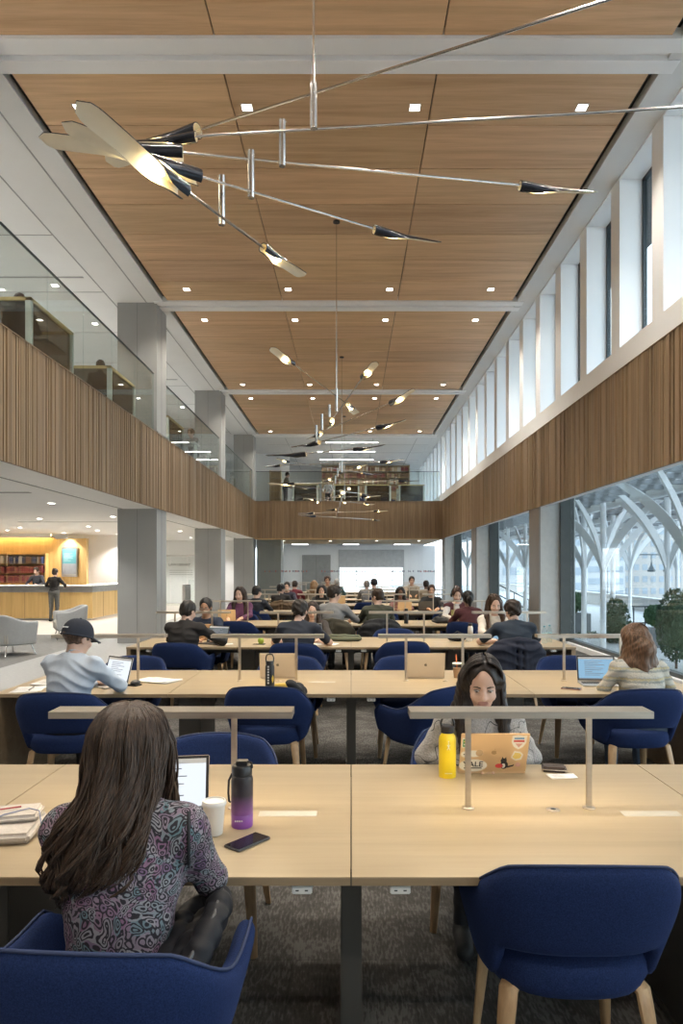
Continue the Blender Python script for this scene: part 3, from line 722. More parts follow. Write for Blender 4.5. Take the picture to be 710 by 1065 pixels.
def mk_book(i):
    g = MB(); g.span((-.5,-.2,0),(.5,0,1)); g.span((-.51,-.205,.15),(.51,-.19,.18),1); g.span((-.51,-.205,.80),(.51,-.19,.83),1)
    return g.build('book', [BK[i], mat('gilt',(.5,.38,.15),.4)], None, smooth=False)
protos = [mk_book(i) for i in range(len(BK))]; pused = set()
def books(x0, x1, y, z, h, group, label, pal, w=.04):
    x = x0
    while x < x1-w*1.3:
        ww = w*rnd.uniform(.7,1.3); i = rnd.choice(pal); p = protos[i]
        o = p if i not in pused else p.copy()
        if i in pused: col.objects.link(o)
        pused.add(i); o.location = (x+ww/2,y,z); o.scale = (ww-.003,1,h*rnd.uniform(.8,1)); tag(o, label, 'book', group); x += ww
bookcase('honey wood bookcase behind the reception desk',-13.6,-11.62,26.98,0,6,.36,(.27,),HONEY)
for k, (pal, nm) in enumerate((((0,6,6,1),'lowest'),((0,0,6,1),'red'),((3,4,5,1),'upper'))):
    z = .055+.36*(3+k)
    for x0, x1 in ((-13.57,-13.09),(-13.04,-11.66)):
        books(x0, x1, 26.75, z, .29, 'books behind the reception desk', 'bound book on the bookcase behind the reception desk', pal, .055)
# reception desk
t = thing('reception_desk','long honey wood reception desk with white top and steel band','desk',(-12,22.6,0)); STL = mat('satin_steel',(.42,.41,.40),.35,.8)
g = MB(); g.span((-3.95,0,.06),(3.67,.12,.90)); g.span((3.55,.12,.06),(3.67,4.0,.90)); g.build('front_panel', HONEY, t, smooth=False)
g = MB()
for x in (-2.2,-.35,1.5): g.span((x-.006,-.004,.06),(x+.006,.01,.90))
for y in (1.0,2.2,3.3): g.span((3.66,y-.006,.06),(3.675,y+.006,.90))
g.build('panel_joint', mat('honey_joint',(.25,.15,.06),.7), t, smooth=False)
g = MB(); g.span((-3.95,-.02,.90),(3.69,.1,1.09)); g.span((3.57,.1,.90),(3.69,4,1.09)); g.build('steel_band', STL, t, smooth=False)
g = MB(); g.span((-3.95,-.05,1.09),(3.72,.6,1.13)); g.span((3.1,.6,1.09),(3.72,4,1.13)); g.build('top', WHITE2, t, bevel=.004)
g = MB(); g.span((-3.95,.05,0),(3.6,.1,.06)); g.build('plinth', STL, t, smooth=False)
# picture on the angled panel
t = thing('framed_poster','framed teal and grey poster on the honey wood wall','picture',(-10.68,26.66,1.92), math.atan2(-.6,1.5))
g = MB(); g.span((-.38,-.03,-.57),(.38,0,.57)); g.build('frame', ALU, t, bevel=.004)
TEAL = mat('poster_teal',(.09,.30,.34),.5); GP = mat('poster_grey',(.33,.35,.38),.5)
g = MB(); g.span((-.33,-.034,-.07),(.33,-.028,.48)); g.span((-.33,-.034,-.46),(.33,-.028,-.07),1)
for k in range(7): g.span((-.26,-.037,.30-.045*k),(-.26+[.42,.3,.46,.38,.44,.2,.34][k],-.033,.315-.045*k),2)
g.build('print', [TEAL, GP, mat('poster_light',(.45,.6,.62),.5)], t, smooth=False)
# lounge chairs
UPH = mat('pale_grey_upholstery', (.42,.42,.41), .7, var=.04, scale=20)
def bake_sub(o):
    m_ = o.modifiers.new('s','SUBSURF'); m_.levels = m_.render_levels = 1; return bake(o)
def lounge(label, x, y, rz):
    t = thing('lounge_chair', label, 'chair', (x,y,0), rz, 'grey lounge chairs'); g = MB(); nu, nv = 41, 6
    def pt(s, v, o):
        A = abs(s)*140; zt = .80-.14*ss(35,110,A); zb = .20; z = zb+(zt-zb)*v; k = .90+.10*v
        q = R(min(A,90)); x = (.42-o)*math.sin(q)**.85; y = -(.40-o)*max(0,math.cos(q))**.85 if A < 90 else (A-90)/50*.36
        return Vector((math.copysign(x,s)*k, y*k, z-(.02 if o and v > .9 else 0)))
    vs = [pt(-1+2*i/(nu-1), j/(nv-1), o) for o in (0,.10) for i in range(nu) for j in range(nv)]; o_ = nu*nv; fs = []
    for i in range(nu-1):
        for j in range(nv-1): a = i*nv+j; fs += [(a,a+nv,a+nv+1,a+1),(o_+a,o_+a+1,o_+a+nv+1,o_+a+nv)]
        for j in (0,nv-1): fs.append((i*nv+j,(i+1)*nv+j,o_+(i+1)*nv+j,o_+i*nv+j))
    for i in (0,nu-1):
        for j in range(nv-1): fs.append((i*nv+j,i*nv+j+1,o_+i*nv+j+1,o_+i*nv+j))
    g.add(vs, fs); bake_sub(g.build('shell', UPH, t, bevel=.02, ang=180))
    g = MB(); g.span((-.31,-.30,.22),(.31,.36,.44)); g.build('seat_cushion', mat('cushion_beige',(.45,.42,.36),.8), t, bevel=.03, seg=3, ang=80)
    for sx in (-1,1):
        for sy in (-1,1): g = MB(); g.tube([(sx*.27,sy*.26,.22),(sx*.34,sy*.33,0)], .014, 8); g.build('leg', CHROME, t)
lounge('pale grey lounge chair with its back turned, at the left edge', -6.62, 13.6, R(-28))
lounge('smaller-looking pale grey lounge chair facing left, in front of the desk', -6.72, 16.8, R(118))
# wall lettering, gate, glass screen
def text(body, loc, size, m, rot, name, parent=None, ext=.002, align='LEFT', bold=False):
    cu = bpy.data.curves.new(name,'FONT'); cu.body = body; cu.size = size; cu.extrude = ext; cu.align_x = align; cu.align_y = 'CENTER'
    if bold: cu.offset = size*.018
    o = bpy.data.objects.new(name, cu); me = bpy.data.meshes.new_from_object(o.evaluated_get(bpy.context.evaluated_depsgraph_get())); bpy.data.objects.remove(o)
    me.materials.clear(); me.materials.append(m); o = bpy.data.objects.new(name, me); col.objects.link(o); o.location = loc; o.rotation_euler = rot
    if parent: o.parent = parent
    return o
INK = mat('dark_ink', (.03,.03,.035), .6)
t = thing('wall_lettering','dark grey LAW LIBRARY lettering on the white lobby wall','sign',(-8.10,33.49,1.84))
text('LAW LIBRARY',(-.60,0,0),.165,INK,(R(90),0,0),'letters',t)
g = MB()
for k in range(3):
    for j in range(8): g.span((-.55+.14*j,-.004,-.28-.10*k),(-.55+.14*j+.11,0,-.25-.10*k))
g.build('small_print', mat('faint_ink',(.5,.5,.5),.7), t, smooth=False)
t = thing('security_gate','steel and glass entry gate behind the left columns','gate',(-6.4,28.6,0))
for x in (-.30,.30):
    g = MB(); g.span((x-.06,-.5,0),(x+.06,.5,.98)); g.build('pedestal', STL, t, bevel=.02); g = MB(); g.span((x-.055,-.48,.98),(x+.055,.48,1.0)); g.build('top_cap', BLACKPL, t, smooth=False)
g = MB(); g.span((-.23,-.01,.2),(.23,.01,1.2)); g.build('glass_leaf', GLASS, t, smooth=False)
t = thing('glass_door','clear glass lobby doors in front of the white wall','door',(-7.6,31.0,0))
for x in (-.75,0,.75): g = MB(); g.span((x-.36,-.006,.02),(x+.36,.006,2.2)); g.build('door_leaf', GLASS, t, smooth=False)
g = MB(); g.span((-1.15,-.02,2.2),(1.15,.02,2.26)); g.build('head_rail', ALU, t, smooth=False)
f = MB(); xs = [XL+.0+1.39*k for k in range(7)]
for a, b_ in zip(xs[:-1], xs[1:]):
    g = MB(); g.span((a+.006,31.85,.03),(b_-.006,31.865,2.96)); struct(g, 'window_%d' % (80+int((a+5)*2)), [GLASS], smooth=False)
DOT = mat('film_dot_red',(.40,.12,.10),.6); DOT2 = mat('film_dot_grey',(.22,.22,.26),.6)
g = MB(); q = random.Random(4)
for a in (-4.0,-1.35,1.75):
    for k in range(30):
        if q.random() < .85: g.span((a+.07*k,31.84,1.50),(a+.07*k+.045,31.849,1.50+q.choice((.06,.08))), q.choice((0,1,1)))
tag(g.build('glass_sign_marks',[DOT,DOT2],None,smooth=False),'band of small red and grey marks across the far glass wall','sign')
# room behind the far glass
f = MB(); f.span((-5.2,41,0),(-.75,41.2,3)); f.span((3.1,41,0),(4.9,41.2,3)); f.span((-.75,41,0),(3.1,41.2,.25)); f.span((-.75,41,2.75),(3.1,41.2,3)); struct(f, 'wall_far_room', [WHITE2], smooth=False)
f = MB(); f.span((-.75,41.05,.25),(-.68,41.15,2.75)); f.span((3.03,41.05,.25),(3.1,41.15,2.75))
for z in (.6,.95,1.3,1.65): f.span((-.68,41.08,z),(3.03,41.12,z+.03))
for x in (.3,1.4,2.4): f.span((x,41.08,.25),(x+.03,41.12,2.75))
f.span((-.68,41.095,.25),(3.03,41.105,2.75),1); struct(f, 'window_99', [ALU, WGLASS], smooth=False)
g = MB(); g.span((-.72,40.9,1.72),(3.07,40.92,2.72)); g.tube([(-.72,40.91,2.73),(3.07,40.91,2.73)],.03,8); o = g.build('roller_blind', mat('blind_fabric',(.48,.49,.5),.8), None, smooth=False); tag(o,'pale grey roller blind drawn half down the far window','blind')
g = MB(); g.span((-2.85,40.9,0),(-1.2,40.99,2.45)); g.span((-2.03,40.89,0),(-2.02,40.95,2.45),1); struct(g, 'door_1', [mat('grey_door',(.30,.30,.29),.5), BLACK], smooth=False)
f = MB(); f.span((-4.3,32,0),(-3.2,33.2,3.0)); struct(f, 'wall_far_pier', [CLAD], smooth=False)
# ------------------------------------------------------------------ galleries upstairs
f = MB(); f.span((-9.4,46,4.56),(5,46.2,7.7)); f.span((-9.4,42,4.55),(5,42.2,7.62)); struct(f, 'wall_back', [WHITE2], smooth=False)
f = MB(); f.span((-9.4,36.3,4.55),(-3.2,36.5,7.62)); struct(f, 'wall_gallery_side', [WHITE2], smooth=False)
CFR = mat('pale_green_frame',(.50,.53,.48),.5); SMOKE = glass('smoked_glass',(.42,.40,.36),.8); BRASSW = wood('carrel_trim_wood',(.50,.38,.16),(.62,.48,.24),'y',.4)
FZ = 4.56
def carrel(label, x1, y0, y1, w=1.3, h=1.10):
    t = thing('study_carrel', label, 'carrel', (x1,y0,FZ), 0, 'glazed study carrels'); L = y1-y0
    for (x,y) in ((-.04,.0),(-.04,L-.08),(-w,.0),(-w,L-.08)): g = MB(); g.span((x-.04,y,0),(x+.04,y+.08,h-.05)); g.build('post', CFR, t, smooth=False)
    for a, b_ in (((-.08,0,h-.05),(0,L,h)),((-w-.04,0,h-.05),(0,.08,h)),((-w-.04,L-.08,h-.05),(0,L,h))): g = MB(); g.span(a,b_); g.build('top_trim', BRASSW, t, smooth=False)
    g = MB(); g.span((-.05,.08,.02),(-.035,L-.08,h-.05)); g.build('side_glass', SMOKE, t, smooth=False)
    g = MB(); g.span((-w+.04,.03,.02),(-.08,.045,h-.05)); g.build('end_glass', SMOKE, t, smooth=False)
    g = MB(); g.span((-w,L*.5,.70),(-.1,L-.1,.74)); g.build('desk', MAPLED, t, smooth=False)
    return t
carrel('glazed study carrel on the left gallery, nearest the camera', -4.70, 10.3, 11.9)
carrel('glazed study carrel on the left gallery, beside the big column', -4.72, 13.8, 15.35, 1.1)
carrel('glazed study carrel beyond the big column on the left gallery', -4.76, 18.3, 20.0)
WT = mat('white_laminate',(.75,.75,.72),.4)
for i, y in enumerate((20.2,21.9,23.0)):
    if i == 2: y = 24.6
    t = thing('study_table','white study table behind the gallery glass, %s from the column' % (ORD[i] if i else 'closest'),'table',(-4.75,y+(0 if i<2 else 0),FZ),0,'white gallery tables')
    g = MB(); g.span((-.26,-.1,.70),(.28,.5,.745)); g.build('tabletop', WT, t, smooth=False)
    for x in (-.2,.22): g = MB(); g.span((x-.02,0,0),(x+.02,.4,.70)); g.build('leg', ALU, t, smooth=False)
# far gallery
LWOOD = wood('pale_shelf_wood',(.50,.36,.20),(.64,.48,.29),'z',.5)
bookcase('wide wooden bookcase full of books on the far gallery', -1.65, 3.3, 40.0, FZ, 8, .36, (.25,.5,.75), LWOOD)
for k in range(4,8):
  for j in range(4): books(-1.62+1.2375*j, -.44+1.2375*j, 39.78, FZ+.06+.36*k, .27, 'books on the far gallery', 'bound book on the wide far gallery bookcase', (1,2,2,5,6,1) if k % 2 else (1,6,2,1,0), .085)
bookcase('narrow pale bookcase against the far gallery left wall', -4.15, -3.6, 36.2, FZ, 6, .34, (), LWOOD)
for i, (x, y) in enumerate(((-1.75,33.2),(-.2,33.4),(1.3,33.4),(2.9,33.4))):
    carrel('glazed study carrel at the end gallery rail, %s from the left' % (ORD[i] if i else 'first'), x+.6 if i else -1.55, y, y+1.6, 1.2, 1.1)
for i, (x, y, rz) in enumerate(((.35,36.0,160),(1.9,36.3,200),(3.4,36.0,150))):
    c = dup(chair0, (x,y,FZ), R(rz), 'armchair behind the far gallery carrels, %s from the left' % (ORD[i] if i else 'first'), 'far gallery armchairs')

for i, (x, y) in enumerate(((-2.8,35.0),(0,35.0),(2.8,35.0),(-2.8,38.6),(0,38.6),(2.8,38.6))):  # glowing panels added as fill for the dim far room
    t = thing('ceiling_fill_panel','added square fill panel in the room behind the far glass, %s of six' % (ORD[i] if i else 'first'),'light',(x,y,2.999),0,'added fill panels behind the far glass')
    g = MB(); g.span((-.45,-.45,-.012),(.45,.45,0)); g.build('housing', WHITE, t, smooth=False); g = MB(); g.span((-.42,-.42,-.016),(.42,.42,-.012)); g.build('diffuser', glow('fill_panel_glow',(1,.97,.92),7), t, smooth=False)
# ------------------------------------------------------------------ figures: smooth solid bodies grown from distance fields
def surface_nets(f, lo, h):
    s = f < 0; nx, ny, nz = f.shape; C = {}
    for i in (0,1):
        for j in (0,1):
            for k in (0,1): C[i,j,k] = s[i:nx-1+i, j:ny-1+j, k:nz-1+k]
    cnt = sum(c.astype(np.int8) for c in C.values()); ids = np.argwhere((cnt > 0) & (cnt < 8))
    idx = -np.ones(cnt.shape, np.int32); idx[tuple(ids.T)] = np.arange(len(ids))
    pos = np.zeros((len(ids),3)); n = np.zeros(len(ids))
    for a in C:
        for ax in range(3):
            if a[ax]: continue
            b = list(a); b[ax] = 1
            fa = f[ids[:,0]+a[0], ids[:,1]+a[1], ids[:,2]+a[2]]; fb = f[ids[:,0]+b[0], ids[:,1]+b[1], ids[:,2]+b[2]]
            m = (fa < 0) != (fb < 0); t = fa[m]/(fa[m]-fb[m]); q = np.tile(np.array(a, float), (m.sum(),1)); q[:,ax] += t
            pos[m] += q; n[m] += 1
    V = (ids+pos/n[:,None])*h+lo; Q = []
    for ax in range(3):
        sl0 = [slice(1,-1)]*3; sl1 = [slice(1,-1)]*3; sl0[ax] = slice(0,-1); sl1[ax] = slice(1,None)
        a = s[tuple(sl0)]; b = s[tuple(sl1)]
        for flip, m in ((0, a & ~b), (1, ~a & b)):
            p = np.argwhere(m); p = p+1; p[:,ax] -= 1
            u, w = [(1,2),(2,0),(0,1)][ax]
            def c(du, dw):
                q = p.copy(); q[:,u] += du; q[:,w] += dw; return idx[tuple(q.T)]
            L = [c(-1,-1), c(0,-1), c(0,0), c(-1,0)]
            if flip: L = L[::-1]
            Q.append(np.stack(L,1))
    return V, np.concatenate(Q)
def np_mesh(name, V, Q, mats, parent, fmat=None):
    me = bpy.data.meshes.new(name); me.vertices.add(len(V)); me.vertices.foreach_set('co', V.astype(np.float32).ravel())
    me.loops.add(Q.size); me.loops.foreach_set('vertex_index', Q.astype(np.int32).ravel())
    me.polygons.add(len(Q)); me.polygons.foreach_set('loop_start', np.arange(0,Q.size,4,dtype=np.int32))
    if not isinstance(mats, (list,tuple)): mats = [mats]
    for m in mats: me.materials.append(m)
    if fmat is not None: me.polygons.foreach_set('material_index', fmat.astype(np.int32))
    me.polygons.foreach_set('use_smooth', np.ones(len(Q), bool)); me.update(calc_edges=True); me.validate()
    o = bpy.data.objects.new(name, me); col.objects.link(o); o.parent = parent; return o
class Field:
    def __init__(s, h, lo=(-.62,-.62,-.02), hi=(.62,.95,1.45)):
        s.h = h; s.lo = np.array(lo, float); s.n = np.ceil((np.array(hi)-s.lo)/h).astype(int)+1
        s.f = np.full(s.n, .5, np.float32); s.ax = [(s.lo[i]+np.arange(s.n[i])*h).astype(np.float32) for i in range(3)]
    def _box(s, lo, hi, pad):
        a = np.clip(np.floor((np.minimum(lo,hi)-pad-s.lo)/s.h).astype(int), 0, s.n); b = np.clip(np.ceil((np.maximum(lo,hi)+pad-s.lo)/s.h).astype(int)+1, 0, s.n)
        sl = tuple(slice(a[i],b[i]) for i in range(3))
        return sl, s.ax[0][sl[0]][:,None,None], s.ax[1][sl[1]][None,:,None], s.ax[2][sl[2]][None,None,:]
    def _mix(s, sl, d, k, op):
        f = s.f[sl]
        if f.size == 0: return
        if op == 'sub': f, d2 = -f, d; 
        if op == 'add':
            if k <= 0: s.f[sl] = np.minimum(f, d)
            else:
                t = np.clip(.5+.5*(f-d)/k, 0, 1); s.f[sl] = f+(d-f)*t-k*t*(1-t)
        else:
            t = np.clip(.5+.5*(f-d)/max(k,1e-4), 0, 1); s.f[sl] = -(f+(d-f)*t-k*t*(1-t))
    def cone(s, a, b, ra, rb, k=.02, op='add', sc_=None):
        a, b = np.array(a,float), np.array(b,float); r = max(ra,rb)
        sl, X, Y, Z = s._box(np.minimum(a,b)-r, np.maximum(a,b)+r, k+3*s.h+.01); v = b-a; L = max((v*v).sum(), 1e-9)
        t = np.clip(((X-a[0])*v[0]+(Y-a[1])*v[1]+(Z-a[2])*v[2])/L, 0, 1)
        d = np.sqrt((X-a[0]-t*v[0])**2+(Y-a[1]-t*v[1])**2+(Z-a[2]-t*v[2])**2)-(ra+t*(rb-ra))
        s._mix(sl, d.astype(np.float32), k, op); return s
    def chain(s, pts, rs, k=.02, op='add'):
        for i in range(len(pts)-1): s.cone(pts[i], pts[i+1], rs[i], rs[i+1], k, op)
        return s
    def ell(s, c, r, M=None, k=.03, op='add'):
        c = np.array(c,float); r = np.array(r,float); R_ = r.max()
        sl, X, Y, Z = s._box(c-R_, c+R_, k+3*s.h+.01); X, Y, Z = X-c[0], Y-c[1], Z-c[2]
        if M is not None:
            X, Y, Z = (M[0][0]*X+M[1][0]*Y+M[2][0]*Z, M[0][1]*X+M[1][1]*Y+M[2][1]*Z, M[0][2]*X+M[1][2]*Y+M[2][2]*Z)
        k0 = np.sqrt((X/r[0])**2+(Y/r[1])**2+(Z/r[2])**2); k1 = np.sqrt((X/r[0]**2)**2+(Y/r[1]**2)**2+(Z/r[2]**2)**2)+1e-6
        s._mix(sl, (k0*(k0-1)/k1).astype(np.float32), k, op); return s
    def plane(s, n, d):                       # keeps the side where n.p < d
        n = np.array(n,float); v = n[0]*s.ax[0][:,None,None]+n[1]*s.ax[1][None,:,None]+n[2]*s.ax[2][None,None,:]-d
        s.f = np.maximum(s.f, v.astype(np.float32)); return s
    def wrinkle(s, amp, fx=18, seed=0, zr=None):
        X, Y, Z = s.ax[0][:,None,None], s.ax[1][None,:,None], s.ax[2][None,None,:]
        q = np.sin(fx*(X*.5+Z*1.3)+3*np.sin(7*Y+seed)+seed)*np.sin(fx*.7*(Y+.4*X)+2*np.sin(9*Z+seed*2)) + .6*np.sin(fx*1.9*(Z+.25*X*np.sign(X))+2.5*np.sin(11*X+seed))
        s.f += (amp*(np.abs(q)*1.6-.8)).astype(np.float32); return s
    def mesh(s): return surface_nets(s.f, s.lo, s.h)
SKIN = {'light': mat('skin_light',(.64,.42,.32),.5,var=.05,scale=12), 'tan': mat('skin_tan',(.42,.24,.15),.5,var=.05,scale=12), 'olive': mat('skin_olive',(.52,.31,.21),.5,var=.05,scale=12), 'brown': mat('skin_brown',(.22,.115,.07),.5,var=.05,scale=12)}
LIP = mat('lips',(.44,.22,.18),.45,var=.05); EYEW = mat('eye_white',(.50,.47,.44),.25,var=.02); EYED = mat('eye_dark',(.03,.02,.015),.2); BROWM = mat('eyebrow_hair',(.03,.022,.016),.8)
HAIRM = {}
def hairmat(c):
    key = tuple(c)
    if key in HAIRM: return HAIRM[key]
    m, nt, b = newmat('hair'); v = coords(nt, (60,60,4)); n1 = N(nt,'ShaderNodeTexNoise'); n1.inputs['Scale'].default_value = 2; n1.inputs['Detail'].default_value = 3; nt.links.new(v, n1.inputs['Vector'])
    nt.links.new(ramp(nt, n1.outputs['Fac'], [(.35, sc(c,.55)),(.68, sc(c,1.5))]), b.inputs['Base Color']); b.inputs['Roughness'].default_value = .42; b.inputs['Specular IOR Level'].default_value = .35
    bump(nt, b, n1.outputs['Fac'], .35, .004); HAIRM[key] = m; return m
def unit(v): v = np.array(v,float); return v/max(np.linalg.norm(v),1e-9)
def elbow(S, H, lu, lf, hint):
    S, H = np.array(S,float), np.array(H,float); v = H-S; D = np.linalg.norm(v)
    if D > .985*(lu+lf): H = S+v/D*.985*(lu+lf); v = H-S; D = np.linalg.norm(v)
    a = (lu*lu-lf*lf+D*D)/(2*D); hh = math.sqrt(max(lu*lu-a*a, 1e-6)); u = v/D; w = np.array(hint,float); w -= u*w.dot(u); w = unit(w)
    return S+u*a+w*hh, H
def hand(fd, wr, dirn, palm, side, sz=1.0):
    """palm, four unequal curled fingers and a thumb, grown into the same field; palm = direction the palm faces"""
    u = unit(dirn); p = np.array(palm,float); p = unit(p-u*p.dot(u)); s = np.cross(u, p)*side; W = np.array(wr,float)
    fd.chain([W, W+u*.035*sz, W+u*.075*sz], [.024*sz,.027*sz,.024*sz], .012)
    fd.cone(W+u*.07*sz+s*.022*sz, W+u*.075*sz-s*.026*sz, .014*sz, .013*sz, .014)
    for k, (o, L) in enumerate(((.027,.070),(.009,.078),(-.009,.072),(-.026,.056))):
        b0 = W+u*.083*sz+s*o*sz; b1 = b0+(u*.9+p*.35)*L*.45*sz; b2 = b1+(u*.7+p*.75)*L*.34*sz; b3 = b2+(u*.35+p*.95)*L*.24*sz
        fd.chain([b0,b1,b2,b3], [.0095*sz,.0085*sz,.0078*sz,.0068*sz], .004)
    t0 = W+u*.025*sz+s*.022*sz; t1 = t0+(u*.6+s*.75+p*.2)*.038*sz; t2 = t1+(u*.9+s*.2+p*.35)*.030*sz; fd.chain([t0,t1,t2], [.013*sz,.011*sz,.0085*sz], .008)
def person(name_label, x, y, rz, *, z=0, h=.009, scale=1.0, lean=12, turn=0, yaw=0, pitch=15, skin='light', hair=(.03,.02,.015), style='short', top=(.1,.1,.1), topm=None, sleeve='long', pants=(.03,.03,.04), hands=((-.13,.43,.788),(.13,.43,.788)), elb=None, standing=False, fem=False, extra=None, wr=.0035, headoff=(0,0,0), collar=False, cat='person', group=None, vest=None, broad=1.0):
    root = thing('person', name_label, cat, (x,y,z), rz, group); root.scale = (scale,)*3
    L = R(lean); sw = .94 if fem else 1.0
    hipz = .95 if standing else .545; hy = 0 if standing else -.06
    def tor(d, fwd=0, sx=0):                  # a point up the spine
        return np.array([sx, hy+math.sin(L)*d+fwd*math.cos(L), hipz+math.cos(L)*d-fwd*math.sin(L)])
    bw = broad
    sh = [tor(.43, .0, -.165*sw*bw), tor(.43, .0, .165*sw*bw)]; neck = tor(.50,.01); ct = tor(.30,.0)
    hc = neck + np.array([0, .035, .143]) + np.array(headoff)
    Mh = np.array((Euler((R(-pitch),0,R(yaw)),'XYZ').to_matrix() if False else (Matrix.Rotation(R(yaw),3,'Z') @ Matrix.Rotation(R(-pitch),3,'X'))))
    H = lambda p: hc + Mh @ np.array(p, float)
    Mt = np.array(Matrix.Rotation(-L, 3, 'X'))
    lu, lf = .285*sw, .25*sw
    arms = []
    for i, s in enumerate((-1,1)):
        if elb and elb[i] is not None: E = np.array(elb[i],float); W = np.array(hands[i],float)
        else: E, W = elbow(sh[i], hands[i], lu, lf, (s*.9,-.35,-.55))
        arms.append((sh[i], E, W))
    legs = []
    for s in (-1,1):
        hp = np.array([s*.095, hy, hipz-.02])
        if standing: kn = np.array([s*.10,.015,.50]); an = np.array([s*.105,-.02,.09]); toe = an+np.array([s*.02,.15,-.05])
        else: kn = np.array([s*.115, hy+.40, .525]); an = np.array([s*.12, hy+.40+(-.02), .09]); toe = an+np.array([s*.02,.14,-.05])
        legs.append((hp,kn,an,toe))
    hi = (.62,.95,1.9) if standing else (.62,.95,1.47)
    def torso(fd, g=0.0, lo_=-.02):
        fd.ell(tor(.02), (.165*sw**.3+g,.125+g,.135+g), Mt, .05); fd.ell(tor(.17), (.138*sw*bw+g,.105+g,.14+g), Mt, .06)
        fd.ell(tor(.315,-.005), (.165*sw*bw+g,.115+g,.165+g), Mt, .06); fd.cone(sh[0]-np.array([0,0,.005]), sh[1]-np.array([0,0,.005]), .056+g, .056+g, .06)
        if fem: fd.ell(tor(.29,.075,-.075),(.07+g,.06+g,.065+g),Mt,.04); fd.ell(tor(.29,.075,.075),(.07+g,.06+g,.065+g),Mt,.04)
        fd.cone(tor(.45), tor(.50,.005), .075+g, .055+g, .04)
        for q in sh: fd.cone(tor(.475,.0), q+np.array([0,0,-.004]), .052+g, .050+g, .04)
    def arm(fd, i, g=0.0, upto=1.0):
        S, E, W = arms[i]; a = .052*sw+g; e = .041*sw+g; w_ = .029*sw+g*.8
        fd.cone(S, E, a, e, .035)
        if upto >= 1: fd.cone(E, W-(W-E)*.02, e, w_, .012)
        elif upto > 0: fd.cone(E, E+(W-E)*upto, e, e+(w_-e)*upto, .012)
    # body
    fd = Field(h, hi=hi); torso(fd, -.012)
    fd.cone(tor(.46,.0), H((0,-.02,-.05)), .056*sw**.8, .052*sw**.8, .03)
    fd.ell(H((0,-.012,.03)), (.074,.094,.086), Mh, .02); fd.ell(H((0,.028,-.035)), (.057,.062,.078), Mh, .03); fd.ell(H((0,.05,-.082)), (.030,.032,.026), Mh, .025)
    fd.cone(H((0,.086,.012)), H((0,.108,-.026)), .009, .0125, .012); fd.ell(H((0,.096,-.030)), (.019,.012,.009), Mh, .008)
    fd.ell(H((0,.086,-.056)), (.024,.012,.008), Mh, .008); fd.ell(H((0,.084,-.066)), (.020,.011,.007), Mh, .006)
    for s in (-1,1):
        fd.ell(H((s*.032,.094,.006)), (.019,.014,.011), Mh, .012, 'sub'); fd.ell(H((s*.078,-.012,-.012)), (.010,.022,.032), Mh, .008)
        fd.ell(H((s*.034,.070,-.030)), (.026,.022,.02), Mh, .025)
    for i, s in enumerate((-1,1)):
        arm(fd, i); S, E, W = arms[i]; d = unit(W-E); hand(fd, W, unit(d+np.array([-s*.15,.25,0])), (0,0,-1) if not standing else (-s,0,0), s, .95 if fem else 1.05)
        hp, kn, an, toe = legs[i]; fd.cone(hp, kn, .078, .054, .03); fd.cone(kn, an, .050, .034, .015); fd.cone(an-np.array([0,.03,.03]), toe, .034, .028, .02)
    V, Q = fd.mesh(); cen = V[Q[:,0]]; loc = (cen-hc) @ Mh
    fm = ((np.abs(loc[:,0]) < .025) & (loc[:,1] > .080) & (loc[:,2] > -.073) & (loc[:,2] < -.049)).astype(int)
    body = np_mesh('body', V, Q, [SKIN[skin], LIP], root, fm)
    for s in (-1,1):
        g = MB(); g.M = Matrix.Translation(H((s*.032,.079,.004))) @ Matrix(Mh.tolist()).to_4x4(); g.ball((0,0,0),(.0135,.0115,.0062),12); g.ball((0,.0062,-.0012),(.0072,.006,.0052),10,1); g.build('eye', [EYEW, EYED], root, fix=False)
        g = MB(); g.M = Matrix.Translation(H((0,0,0))) @ Matrix(Mh.tolist()).to_4x4(); g.tube([(s*.014,.0935,.023),(s*.030,.0925,.029),(s*.048,.080,.024)],[.0028,.0034,.0018],6); g.tube([(s*.018,.089,.0095),(s*.032,.0905,.0125),(s*.047,.080,.007)],[.0012,.0018,.0012],6); g.build('eyebrow', BROWM, root, fix=False)
    # clothes
    tm = topm or mat('top_%02d%02d%02d' % tuple(int(q*99) for q in top), top, .85, var=.05, scale=25, bmp=.1, bscale=200)
    fd = Field(h, hi=hi); torso(fd, .004)
    for i in (0,1): arm(fd, i, .009, {'long':.97,'short':0.0,'none':-1,'half':.55}[sleeve] if sleeve != 'short' else 0)
    if wr: fd.wrinkle(wr, 22, x*3+y)
    if sleeve == 'short':
        for i in (0,1):                        # trim the sleeve above the elbow
            S, E, W = arms[i]; d = unit(E-S); c = S+(E-S)*.86; fd.ell(c+d*.075, (.085,.085,.085), None, .004, 'sub')
    fd.plane((0,0,-1), -(hipz-(.11 if not standing else .06)))
    nk = tor(.515,.02); fd.ell(nk, (.072,.075,.03), Mt, .012, 'sub')
    V, Q = fd.mesh(); np_mesh('shirt', V, Q, tm, root)
    if vest is not None:
        fd = Field(h, hi=hi); torso(fd, .014); fd.plane((0,0,-1), -(hipz-.08)); fd.ell(tor(.40,.14),(.05,.09,.20),Mt,.01,'sub'); fd.ell(tor(.515,.02),(.085,.085,.04),Mt,.01,'sub'); V, Q = fd.mesh()
        np_mesh('vest', V, Q, mat('vest_%02d%02d%02d' % tuple(int(q*99) for q in vest), vest, .85), root)
    if collar:
        g = MB(); g.M = Matrix.Translation(tor(.475,.0)) @ Matrix(Mt.tolist()).to_4x4()
        g.lathe([(.082,-.02),(.078,.012),(.073,.030),(.068,.030),(.070,-.01)], n=24, sy=.95); g.build('collar', tm, root, fix=False)
